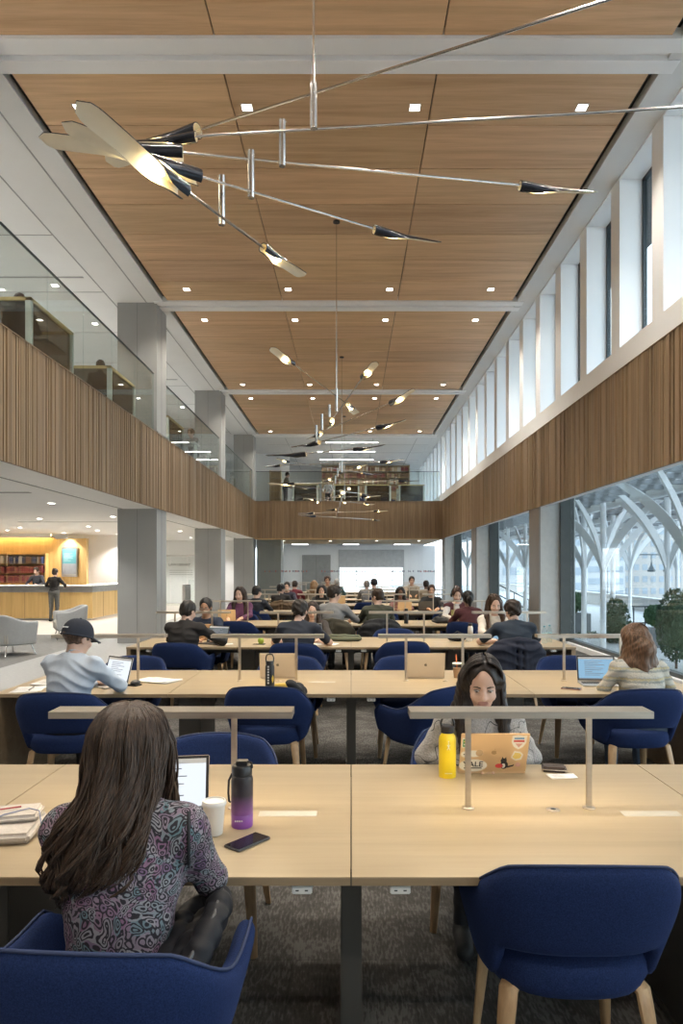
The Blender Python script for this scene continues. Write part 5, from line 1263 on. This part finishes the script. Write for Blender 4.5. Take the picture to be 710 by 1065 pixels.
# further tables
laptop('gold laptop lid facing us, in front of the purple cardigan woman', -2.16, 12.34, R(180), GOLDALU, 14, logo=LOGOG)
laptop('laptop with sticker-covered lid before the maroon vest woman', 1.88, 12.28, R(180), mat('stickered_lid',(.25,.26,.12),.5,var=.8,scale=40), 14)
laptop('gold laptop lid facing us, before the dusty pink woman', 1.17, 15.45, R(180), GOLDALU, 14, logo=LOGOG)
laptop('dark laptop lid facing us, before the person in black', 1.62, 15.45, R(180), SPACE, 14)
laptop('dark laptop lid before the tall man in beige', 1.88, 21.6, R(180), SPACE, 10, w=.34, d=.24)
laptop('silver laptop lid facing us far down on the left of the seam', -.30, 18.4, R(180), GOLDALU, 14)
bottle('dark bottle standing on the fourth table, right of the seam', .93, 11.85, [(.034,0),(.037,.004),(.037,.19),(.030,.21),(.030,.21),(.031,.212),(.030,.25),(.02,.255)], [BLK,BLACKPL], [0]*4+[1]*4)
t = thing('shoulder_bag','dark slumped bag on the fourth table by the vest woman','bag',(1.55,11.9,TZ)); fd = Field(.010, lo=(-.25,-.16,-.01), hi=(.25,.16,.16)); fd.ell((0,0,.04),(.19,.09,.055),None,.02); fd.ell((-.08,.0,.07),(.08,.06,.045),None,.03); fd.wrinkle(.006,26,3); fd.plane((0,0,-1),0.0); V, Q = fd.mesh(); np_mesh('cloth_body', V, Q, mat('black_cloth',(.022,.022,.025),.8), t); g = MB(); g.tube([(-.15,.0,.07),(-.05,0,.14),(.1,.0,.085)],.007,6); g.build('strap', BLACKPL, t)
t = thing('takeaway_cup','small white cup on the fifth table by the dark laptop','cup',(1.98,15.2,TZ)); g = MB(); g.lathe([(.028,0),(.038,.10)], n=16); g.build('cup_body', CUP, t); g = MB(); g.lathe([(.041,.098),(.040,.112),(.03,.114)], n=16); g.build('lid', BLACKPL, t)
# coats on chairs and the jacket in the foreground
def coat(label, cx, cy_, rz, m, h=.011, spread=.40, drop=.40, seed=0, amp=.006):
    t = thing('draped_coat', label, 'coat', (cx,cy_,0), rz); fd = Field(h, lo=(-.5,-.55,.1), hi=(.5,.35,1.0)); n = 19
    for k in range(n):
        s = -spread+2*spread*k/(n-1); p = np.array(shell_pt(s,1.0)); o = np.array([p[0],p[1],0]); o = o/np.linalg.norm(o)
        fd.cone(p+np.array([0,0,.005]), p+o*.045+np.array([0,0,-.06]), .034, .030, .03); fd.cone(p+o*.045+np.array([0,0,-.05]), p+o*(.035+.02*math.sin(k*1.3+seed))+np.array([0,0,-drop+.04*math.sin(k*.9+seed)]), .030, .024, .03)
    fd.chain([shell_pt(-.2,1.0)+Vector((0,0,.015)), shell_pt(0,1.0)+Vector((0,0,.02)), shell_pt(.2,1.0)+Vector((0,0,.015))], [.036,.040,.036], .03)
    fd.wrinkle(amp, 20, seed); V, Q = fd.mesh(); np_mesh('coat_cloth', V, Q, m, t)
    g = MB(); p0, p1, p2 = [shell_pt(s,1.0)+Vector((0,-.02,.035)) for s in (-.16,0,.16)]; g.tube([p0,p1+Vector((0,0,.015)),p2], .016, 8); g.build('coat_collar', m, t)
NAVYC = mat('navy_coat',(.012,.015,.030),.85,var=.15,scale=12); BLKC = mat('black_coat',(.014,.014,.016),.7,var=.15,scale=12); OLV = mat('olive_jacket',(.06,.05,.03),.85); BRC = mat('brown_coat',(.12,.075,.04),.9)
x, dy, rz, _ = near_ch[2][3]; coat('navy coat draped over the chair of the navy tee man', x, ROWY[2]-NEARD+dy, rz, NAVYC, spread=.50, drop=.46, seed=1)
x, dy, rz, _ = near_ch[3][2]; coat('black jacket draped on the chair of the olive sweater man', x, ROWY[3]-NEARD+dy, rz, BLKC, spread=.5, seed=2)
x, dy, rz, _ = near_ch[3][1]; coat('olive jacket draped on the chair of the grey sweater man', x, ROWY[3]-NEARD+dy, rz, OLV, spread=.5, seed=3)
x, dy, rz, _ = near_ch[5][0]; coat('brown coat draped on the chair of the black sweater man far back', x, ROWY[5]-NEARD+dy, rz, BRC, spread=.5, seed=4)
def jacket_heap(label, x, y, z, rz, rolls, m, h=.007, amp=.0025, seed=0, quilt=46, name='jacket'):
    """a bundled jacket: fat quilted rolls of cloth lying over each other"""
    t = thing(name, label, 'jacket', (x,y,z), rz); P = np.array([p for r in rolls for p in r[0]]); fd = Field(h, lo=tuple(P.min(0)-.13), hi=tuple(P.max(0)+.13))
    for pts, r in rolls:
        pts = [np.array(p,float) for p in pts]; n = 14; prev = None; s_ = 0
        for k in range(n*(len(pts)-1)+1):
            u = min(k/n, len(pts)-1-1e-6); j = int(u); w_ = u-j; p0, p1, p2, p3 = pts[max(j-1,0)], pts[j], pts[j+1], pts[min(j+2,len(pts)-1)]
            p = .5*(2*p1+(p2-p0)*w_+(2*p0-5*p1+4*p2-p3)*w_*w_+(3*p1-p0-3*p2+p3)*w_**3)
            if prev is not None: s_ += np.linalg.norm(p-prev)
            rr = r*(.74+.26*abs(math.sin(s_*quilt+seed)))*(1 if 3 < k < n*(len(pts)-1)-3 else .82)
            if prev is not None: fd.cone(prev, p, pr, rr, .006)
            prev, pr = p, rr
    fd.wrinkle(amp, 60, seed); V, Q = fd.mesh(); np_mesh('jacket_shell', V, Q, m, t)
    return t
PUFF = mat('black_puffer',(.010,.010,.013),.6,spec=.3,var=.2,scale=14)
x, y, rz = near_ch[0][0][0], ROWY[0]-NEARD+near_ch[0][0][1], near_ch[0][0][2]
t = jacket_heap('black puffer jacket bundled on the chair arm beside the woman', x, y, 0, 0, [([(.10,-.25,.60),(.16,-.16,.65),(.205,-.04,.69),(.22,.08,.70)],.040), ([(.15,-.26,.63),(.215,-.16,.69),(.245,-.04,.735),(.245,.08,.745),(.205,.15,.715)],.036), ([(.04,-.22,.56),(.10,-.12,.60),(.15,.0,.64),(.17,.10,.64)],.045), ([(.00,-.16,.53),(.07,-.06,.56),(.11,.06,.57)],.048), ([(.19,.15,.71),(.15,.08,.70),(.15,-.02,.69),(.12,-.10,.66)],.030)], PUFF, seed=2, quilt=52)
g = MB(); g.tube([(.15,-.26,.663),(.22,-.16,.722),(.252,-.04,.767),(.252,.08,.776)], .006, 8); g.build('zip_edge', mat('black_zip',(.03,.03,.032),.3), t)
x, dy, rz, _ = near_ch[1][1]; t = jacket_heap('black jacket bundled on the empty chair left of middle leg', x, ROWY[1]-NEARD+dy, 0, rz, [([(-.12,.0,.56),(.02,.03,.57),(.15,.02,.58)],.055), ([(.22,-.17,.80),(.24,-.06,.74),(.20,.06,.66),(.12,.12,.58)],.045), ([(.16,-.2,.84),(.22,-.2,.80),(.27,-.1,.70)],.03)], BLKC, .010)
g = MB(); g.tube([(.26,-.10,.77),(.24,-.02,.76),(.21,.06,.73)], .012, 8); g.build('jacket_collar', BLKC, t)
# ------------------------------------------------------------------ the readers
def NC(k, i): x, dy, rz, _ = near_ch[k][i]; return x, ROWY[k]-NEARD+dy, rz
def FC(k, i): x, dy, rz, _ = far_ch[k][i]; return x, ROWY[k]+FARD+dy, rz
# paisley knit of the woman in front
m, nt, b = newmat('paisley_knit'); v = coords(nt, (1,1,1))
nz = N(nt,'ShaderNodeTexNoise'); nz.inputs['Scale'].default_value = 9; nt.links.new(v, nz.inputs['Vector'])
vm = N(nt,'ShaderNodeMix',data_type='RGBA'); vm.inputs['Factor'].default_value = .10; nt.links.new(v, vm.inputs[6]); nt.links.new(nz.outputs['Color'], vm.inputs[7])
vo = N(nt,'ShaderNodeTexVoronoi'); vo.inputs['Scale'].default_value = 50; nt.links.new(vm.outputs[2], vo.inputs['Vector'])
ms = N(nt,'ShaderNodeMath',operation='MULTIPLY'); ms.inputs[1].default_value = 21; nt.links.new(vo.outputs['Distance'], ms.inputs[0])
si = N(nt,'ShaderNodeMath',operation='SINE'); nt.links.new(ms.outputs[0], si.inputs[0])
v3 = N(nt,'ShaderNodeTexVoronoi'); v3.inputs['Scale'].default_value = 190; nt.links.new(vm.outputs[2], v3.inputs['Vector'])
ad = N(nt,'ShaderNodeMath',operation='MULTIPLY_ADD'); ad.inputs[1].default_value = 1.5; nt.links.new(v3.outputs['Distance'], ad.inputs[0]); nt.links.new(si.outputs[0], ad.inputs[2])
mk = ramp(nt, ad.outputs[0], [(.45,(0,0,0)),(.9,(1,1,1))])
hs = N(nt,'ShaderNodeSeparateColor'); nt.links.new(vo.outputs['Color'], hs.inputs[0])
pc = ramp(nt, hs.outputs[0], [(.0,(.25,.24,.25)),(.3,(.22,.11,.18)),(.5,(.30,.28,.30)),(.68,(.10,.18,.20)),(.82,(.34,.31,.32)),(1,(.15,.08,.16))])
mm = N(nt,'ShaderNodeMix',data_type='RGBA'); nt.links.new(mk, mm.inputs['Factor']); mm.inputs[6].default_value = (.022,.018,.024,1); nt.links.new(pc, mm.inputs[7])
nt.links.new(mm.outputs[2], b.inputs['Base Color']); b.inputs['Roughness'].default_value = .85; PAIS = m
# fair-isle sweater
m, nt, b = newmat('striped_sweater'); v = coords(nt)
sx = N(nt,'ShaderNodeSeparateXYZ'); nt.links.new(v, sx.inputs[0])
wv = N(nt,'ShaderNodeTexNoise'); wv.inputs['Scale'].default_value = 90; nt.links.new(v, wv.inputs['Vector'])
md = N(nt,'ShaderNodeMath',operation='MULTIPLY_ADD'); md.inputs[1].default_value = 13; nt.links.new(sx.outputs['Z'], md.inputs[0])
mw = N(nt,'ShaderNodeMath',operation='MULTIPLY'); mw.inputs[1].default_value = .5; nt.links.new(wv.outputs['Fac'], mw.inputs[0]); nt.links.new(mw.outputs[0], md.inputs[2])
fr = N(nt,'ShaderNodeMath',operation='FRACT'); nt.links.new(md.outputs[0], fr.inputs[0])
nt.links.new(ramp(nt, fr.outputs[0], [(0,(.50,.47,.40)),(.22,(.52,.49,.42)),(.28,(.27,.28,.26)),(.42,(.29,.30,.28)),(.48,(.48,.45,.36)),(.62,(.46,.38,.20)),(.72,(.33,.34,.32)),(.85,(.50,.48,.42))]), b.inputs['Base Color'])
b.inputs['Roughness'].default_value = .95; bump(nt, b, wv.outputs['Fac'], .6, .006); FAIR = m
# fuzzy grey cardigan with dark curling lines
m, nt, b = newmat('fuzzy_cardigan'); v = coords(nt)
n1 = N(nt,'ShaderNodeTexNoise'); n1.inputs['Scale'].default_value = 120; nt.links.new(v, n1.inputs['Vector'])
n2 = N(nt,'ShaderNodeTexNoise'); n2.inputs['Scale'].default_value = 10; n2.inputs['Distortion'].default_value = 1.2; n2.inputs['Detail'].default_value = 0; nt.links.new(v, n2.inputs['Vector'])
ln = ramp(nt, n2.outputs['Fac'], [(.490,(0,0,0)),(.500,(1,1,1)),(.522,(1,1,1)),(.532,(0,0,0))])
bc = ramp(nt, n1.outputs['Fac'], [(.3,(.27,.265,.26)),(.7,(.40,.39,.38))]); mm = N(nt,'ShaderNodeMix',data_type='RGBA'); nt.links.new(ln, mm.inputs['Factor']); nt.links.new(bc, mm.inputs[6]); mm.inputs[7].default_value = (.03,.03,.035,1)
nt.links.new(mm.outputs[2], b.inputs['Base Color']); b.inputs['Roughness'].default_value = 1; b.inputs['Sheen Weight'].default_value = .4; bump(nt, b, n1.outputs['Fac'], .8, .006); CARD = m
def long_wavy(i):
    """very long wavy hair swept back over the left shoulder: a full core with loose locks lying over it"""
    hm = hairmat((.058,.036,.024)); q = random.Random(21); hc = i['hc']
    prof = [(.128,.012,.012,0,-.005),(.120,.045,.05,0,-.008),(.095,.080,.098,0,-.012),(.05,.100,.122,.0,-.020),(-.01,.103,.122,.0,-.030),(-.07,.098,.112,-.006,-.055),(-.13,.098,.100,-.018,-.092),(-.182,.108,.085,-.036,-.125),(-.230,.118,.070,-.050,-.145),(-.280,.114,.056,-.060,-.155),(-.320,.092,.040,-.064,-.155),(-.350,.06,.02,-.064,-.15)]
    def at_(t):
        u = min(t,1)*(len(prof)-1); k = min(int(u), len(prof)-2); w_ = u-k; return [prof[k][j]*(1-w_)+prof[k+1][j]*w_ for j in range(5)]
    def P(t, th, rho):
        z, a, b_, cx, cy = at_(t); lump = 1+.05*math.sin(5*th+7*t)*min(1,t*2)+.03*math.sin(11*th-9*t)
        return Vector((hc[0]+cx+a*rho*lump*math.cos(th), hc[1]+cy+b_*rho*lump*math.sin(th), hc[2]+z))
    g = MB(); g.grid(lambda u, v: P(v*.93, 2*PI*u, .92-.22*max(0,v-.55)), 48, 34, closed_u=True)
    locks = [(q.uniform(0,2*PI) if q.random() < .35 else q.uniform(PI*.95,2.05*PI), q.uniform(0,6.3), q.uniform(.014,.030), q.uniform(1.9,3.4), q.uniform(.76,1.12), q.uniform(-.3,.3)) for _ in range(64)]
    for th, ph, am, fr, tl, dth in locks:
        for _ in range(12):
            t0 = q.choice((0,.02,.05,.1))*q.random(); t1 = tl*q.uniform(.93,1.03); rho = q.uniform(.93,1.06); o = q.gauss(0,.055); path = []; n = 22; a2 = q.uniform(.0,.003); p2 = q.uniform(0,6)
            for k in range(n+1):
                t = t0+(t1-t0)*k/n; gat = max(0,t-.40)*1.05; p = P(t, th+o*(1-gat)+dth*t, rho+.05*math.sin(9*t+ph)*t)
                w_ = am*max(0,t-.25)*1.7
                p += Vector((w_*math.sin(fr*t*7+ph)+a2*math.sin(17*t+p2), w_*.8*math.cos(fr*t*7+ph), 0))
                if t > 1: p.z -= (t-1)*.45
                path.append(p)
            r = q.uniform(.0015,.0030); g.tube(path, [r*(.6+.4*min(1,k/3))*(1 if k < n-5 else (n-k+.2)/5.2) for k in range(n+1)], 4, caps=False)
    for _ in range(60):
        o = Vector((q.uniform(-.016,.016),q.uniform(-.03,.03),0)); ph = q.uniform(0,6); path = []
        for k in range(17):
            t = k/16; a = [Vector((.066,.0,.085)),Vector((.096,.03,.0)),Vector((.098,.050,-.10)),Vector((.088,.085,-.18)),Vector((.075,.11,-.27))]
            u = t*4; j = min(int(u),3); p = a[j].lerp(a[j+1], u-j); path.append(Vector(hc)+p+o*(.6+.6*t)+Vector((.008*math.sin(9*t+ph),.008*math.cos(8*t+ph),0)))
        g.tube(path, [.0036*(1 if k < 13 else (17-k)/4.5) for k in range(17)], 5)
    g.build('hair', hm, i['root'], ang=180, fix=False)
    # dark side panel and armhole seam of the fitted top
    g = MB(); S = i['sh'][1]; path = []
    for k in range(13):
        a = -1.2+k*2.6/12*1.0; path.append((S[0]+.018+.012*math.cos(a), S[1]-.066*math.cos(a)*.9-.012, S[2]-.035-.075*math.sin(a)+.02))
    g.tube(path, .005, 6); 
    S, E, W = i['arms'][1]; d = unit(E-S)
    g.build('armhole_piping', mat('black_trim',(.015,.015,.017),.7), i['root'], fix=False)
x, y, rz = NC(0,0)
person('woman seen from behind with very long wavy brown hair and paisley top', x, y, R(2), h=.0065, lean=11, pitch=20, yaw=12, style='bald', topm=PAIS, fem=True, pants=(.03,.03,.035),
       hands=((-.13,.46,.775),(.03,.44,.775)), elb=(None,(.215,.12,.785)), extra=[long_wavy], wr=.0018)
x, y, rz = FC(0,1)
person('woman facing us at the gold stickered laptop, grey fuzzy cardigan', x, y, R(180), h=.0065, lean=15, pitch=17, yaw=-6, style='long', hair=(.022,.015,.012), topm=CARD, fem=True, scale=.97, hands=((-.09,.17,.785),(.09,.17,.785)), elb=((-.27,.02,.775),(.27,.02,.775)), skin='light', wr=.004, headoff=(0,.02,-.008), extra=[drape(-.012,340,.33,3,.0026)])
x, y, rz = NC(1,0)
person('man from behind in navy cap and pale blue shirt', x, y, R(-14), h=.0075, lean=10, pitch=14, yaw=-16, style='buzz', hair=(.10,.06,.04), top=(.46,.52,.60), collar=True, hands=((-.10,.43,.775),(.10,.46,.775)), elb=(None,(.27,.20,.80)), extra=[cap], wr=.006, broad=1.06, headoff=(0,.015,-.025))
x, y, rz = NC(1,3)
person('woman from behind in striped sweater with auburn hair', x+.13, y, R(6), h=.008, lean=23, pitch=22, yaw=14, scale=.97, style='bob', hair=(.13,.070,.038), topm=FAIR, fem=True, broad=1.08, hands=((-.12,.40,.785),(.12,.42,.785)), elb=((-.27,.14,.78),(.27,.14,.78)), wr=.005, pants=(.10,.13,.18), extra=[drape(.0,170,.17,9,.0036)])
x, y, rz = NC(2,0)
person('man from behind in black sweater leaning over a laptop', x, y, R(-16), h=.009, lean=11, pitch=18, yaw=-10, headoff=(0,.02,-.02), top=(.018,.015,.014), hair=(.022,.016,.012), hands=((-.14,.45,.775),(.16,.50,.775)), elb=((-.32,.24,.80),(.36,.28,.79)), wr=.005, broad=1.16)
x, y, rz = FC(2,0)
person('man facing us in navy blazer and glasses', x, y, R(176), h=.009, lean=10, pitch=14, skin='tan', hair=(.015,.012,.010), top=(.018,.026,.05), vest=None, extra=[glasses], scale=.97, collar=False)
x, y, rz = NC(2,1)
person('man from behind in dark tee with curly hair', x, y, R(-6), h=.009, lean=11, pitch=22, headoff=(0,.02,-.02), style='curly', hair=(.02,.014,.010), top=(.020,.024,.036), sleeve='short', hands=((-.18,.40,.775),(.20,.46,.775)), elb=((-.33,.20,.78),(.33,.26,.78)), broad=1.16)
x, y, rz = FC(2,1)
person('woman facing us in round glasses, half hidden by dark tee man', x+.08, y, R(178), h=.009, lean=18, pitch=16, yaw=6, style='long', fem=True, hair=(.03,.016,.010), top=(.06,.05,.045), extra=[glasses], scale=.95)
x, y, rz = NC(2,3)
person('man from behind in navy tee, coat hung behind him', x+.07, y+.02, R(4), h=.009, lean=10, pitch=18, headoff=(0,.02,-.02), yaw=8, style='curly', hair=(.030,.019,.013), top=(.022,.032,.048), sleeve='short', hands=((-.16,.42,.775),(.16,.42,.775)), elb=((-.36,.22,.79),(.36,.24,.79)), broad=1.18)
x, y, rz = FC(2,3)
person('woman facing us in cream top with long brown hair', x-.07, y, R(182), h=.009, lean=8, pitch=20, style='long', fem=True, hair=(.05,.026,.014), top=(.62,.57,.50), scale=1.0, extra=[drape(.01,120,.32,5)])
H4 = .0115
x, y, rz = FC(3,0)
person('woman facing us in purple cardigan behind a gold laptop', x, y, R(176), h=.010, lean=8, pitch=12, yaw=-6, style='wavy', fem=True, hair=(.035,.02,.013), top=(.11,.035,.085), scale=1.02)
x, y, rz = NC(3,1)
person('man from behind in grey sweater, head turned right', x, y, R(-12), h=.010, lean=6, pitch=10, yaw=-48, hair=(.028,.018,.012), style='quiff', top=(.27,.265,.26), scale=1.06, hands=((-.13,.43,.775),(.22,.36,.775)))
x, y, rz = NC(3,2)
person('man from behind in olive sweater, head turned left', x, y, R(6), h=.010, lean=10, pitch=12, yaw=38, hair=(.04,.022,.012), style='short', top=(.055,.058,.038), scale=1.03, broad=1.1)
x, y, rz = NC(3,3)
person('woman from behind in maroon sweater with black ponytail', x, y, R(2), h=.010, lean=14, pitch=14, style='ponytail', fem=True, hair=(.012,.010,.009), skin='brown', top=(.085,.022,.024), scale=1.0)
x, y, rz = FC(3,2)
person('woman facing us in maroon vest, white sleeves and headphones', x-.02, y, R(180), h=.010, lean=12, pitch=20, style='bun', fem=True, hair=(.05,.022,.014), top=(.50,.485,.48), vest=(.07,.02,.025), extra=[headphones], scale=1.02)
x, y, rz = FC(4,0)
person('woman facing us with long black hair, behind grey sweater man', x-.04, y, R(180), h=H4, lean=10, pitch=18, style='long', fem=True, hair=(.012,.010,.010), top=(.03,.03,.03))
x, y, rz = FC(4,1)
person('woman facing us in dusty pink behind a gold laptop', x, y, R(180), h=H4, lean=16, pitch=16, style='bob', fem=True, hair=(.012,.010,.010), skin='brown', top=(.24,.12,.11), scale=.97)
x, y, rz = FC(4,2)
person('person in black facing us behind the dark laptop, hands at face', x, y, R(178), h=H4, lean=12, pitch=8, hair=(.04,.02,.012), top=(.02,.02,.022), skin='olive')
x, y, rz = NC(4,0)
person('man from behind in dark suit near the left end pier', x+.06, 14.39, R(-14), h=H4, lean=6, pitch=8, yaw=-20, hair=(.012,.010,.010), top=(.02,.022,.03), scale=1.0)
x, y, rz = NC(5,0)
person('man from behind in black sweater with brown coat below', x-.06, y, R(-10), h=H4, lean=10, pitch=12, yaw=-30, hair=(.012,.010,.010), style='curly', top=(.016,.016,.017), scale=.98, broad=1.1)
x, y, rz = NC(6,0)
person('person from behind in red and black jacket', -1.66, 20.6, R(-6), h=H4, lean=10, pitch=12, hair=(.03,.018,.012), top=(.16,.02,.03))
person('person facing us beside the black sweater man, dark hair', -1.72, 18.9, R(180), h=H4, lean=10, pitch=14, hair=(.02,.014,.010), top=(.03,.03,.05))
person('person from behind with blonde hair and beige top', -1.08, 20.6, R(8), h=H4, lean=12, pitch=16, style='bob', fem=True, hair=(.24,.14,.065), top=(.30,.24,.17))
person('person with brown hair beyond the blonde reader', -.74, 22.0, R(180), h=H4, lean=2, pitch=4, style='curly', hair=(.045,.02,.012), top=(.28,.18,.10), scale=1.08, skin='olive')
person('grey-haired person in teal jacket far down the hall', -.49, 23.7, R(-8), h=H4, lean=8, pitch=8, hair=(.38,.35,.32), top=(.10,.17,.17))
person('grey-haired person from behind in grey top', .46, 20.6, R(0), h=H4, lean=8, pitch=8, hair=(.22,.19,.17), top=(.22,.21,.21))
def beanie(i):
    g = MB(); g.M = hmat(i); g.lathe([(.098,.0),(.102,.03),(.100,.075),(.082,.125),(.045,.152),(.0,.160)], (0,-.02,.0), 20, sy=1.1); g.build('beanie', mat('black_knit',(.015,.015,.02),.95), i['root'], fix=False)
person('person from behind in black knit hat by the far window', .68, 20.7, R(4), h=H4, lean=6, pitch=6, style='buzz', hair=(.012,.01,.01), top=(.09,.09,.09), extra=[beanie], scale=1.02)
person('tall man facing us in beige with a dark laptop, far right', 1.90, 22.0, R(180), h=H4, lean=4, pitch=8, hair=(.015,.012,.010), top=(.42,.34,.25), skin='olive', scale=1.08)
person('man from behind in beige jacket near the right windows', 2.2, 20.6, R(-4), h=H4, lean=6, pitch=8, hair=(.02,.013,.010), top=(.33,.26,.18), skin='brown')
# standing figures
person('man in dark suit standing behind the reception desk', -10.68, 23.9, R(176), h=H4, standing=True, lean=3, pitch=22, hair=(.03,.018,.012), top=(.022,.024,.032), hands=((-.16,.32,1.12),(.16,.32,1.12)), scale=.99, pants=(.02,.02,.025))
person('woman in black top and grey trousers standing at the desk', -9.33, 22.05, R(-4), h=H4, standing=True, lean=4, pitch=10, style='bun', fem=True, hair=(.03,.016,.010), top=(.014,.014,.015), pants=(.10,.10,.095), hands=((-.20,.30,1.12),(.22,.32,1.13)), scale=.965)
person('brown-haired person seated behind the nearest gallery carrel', -5.06, 10.72, R(20), z=FZ, h=H4, lean=6, pitch=14, hair=(.05,.022,.014), top=(.03,.03,.035))
person('dark-haired person seated behind the gallery carrel by the column', -5.05, 14.15, R(20), z=FZ, h=H4, lean=6, pitch=14, hair=(.02,.013,.01), top=(.02,.02,.022))
person('red-haired person seated behind the white gallery tables', -4.80, 21.2, R(150), z=FZ, h=H4, lean=8, pitch=14, style='curly', hair=(.10,.035,.015), top=(.18,.15,.12))
person('person in beige jacket standing at the end gallery', -3.15, 33.6, R(-70), z=FZ, h=H4, standing=True, lean=8, pitch=14, hair=(.03,.018,.012), top=(.26,.22,.16), hands=((-.16,.30,1.0),(.16,.30,1.0)))
person('person in white shirt behind the end gallery carrels', -1.15, 35.4, R(160), z=FZ, h=H4, standing=True, lean=4, pitch=14, hair=(.02,.014,.01), top=(.62,.62,.62), hands=((-.16,.30,1.0),(.16,.30,1.0)), scale=.92)
# ------------------------------------------------------------------ light, world, camera
w = bpy.data.worlds.new('daylight'); scene.world = w; w.use_nodes = True
nt = w.node_tree; bg = nt.nodes['Background']
tc = N(nt,'ShaderNodeTexCoord'); sp = N(nt,'ShaderNodeSeparateXYZ'); nt.links.new(tc.outputs['Generated'], sp.inputs[0])
cr = ramp(nt, sp.outputs['Z'], [(0,(.60,.64,.68)),(.02,(.86,.93,1.0)),(.5,(.74,.86,1.0)),(1,(.60,.77,1.0))])
nt.links.new(cr, bg.inputs['Color']); bg.inputs['Strength'].default_value = WORLD
def portal(name, c, sx, sy, rot):
    l = bpy.data.lights.new(name, 'AREA'); l.shape = 'RECTANGLE'; l.size = sx; l.size_y = sy; l.cycles.is_portal = True
    o = bpy.data.objects.new(name, l); col.objects.link(o); o.location = c; o.rotation_euler = rot; return o
portal('daylight_portal', (4.55, 20, 6.3), 2.6, 52, (0, R(90), 0))
portal('daylight_portal', (4.95, 14, 1.75), 3.4, 38, (0, R(90), 0))
cam = bpy.data.cameras.new('camera'); co = bpy.data.objects.new('camera', cam); col.objects.link(co); scene.camera = co
co.location = (0,0,CZ); co.rotation_euler = (R(90),0,0)
cam.sensor_fit = 'AUTO'; cam.sensor_width = 36; cam.lens = F*36/1065
cam.shift_x = -10/1065; cam.shift_y = 58.5/1065; cam.clip_start = .05; cam.clip_end = 300
scene.view_settings.view_transform = 'Standard'; scene.view_settings.look = 'None'
scene.view_settings.gamma = 1; scene.view_settings.use_curve_mapping = False
scene.view_settings.exposure = EXPO
cy = scene.cycles
cy.use_denoising = True; cy.max_bounces = 8; cy.diffuse_bounces = 5; cy.glossy_bounces = 4; cy.transparent_max_bounces = 24; cy.transmission_bounces = 6
cy.sample_clamp_indirect = 6; cy.caustics_reflective = False; cy.caustics_refractive = False; cy.use_light_tree = True
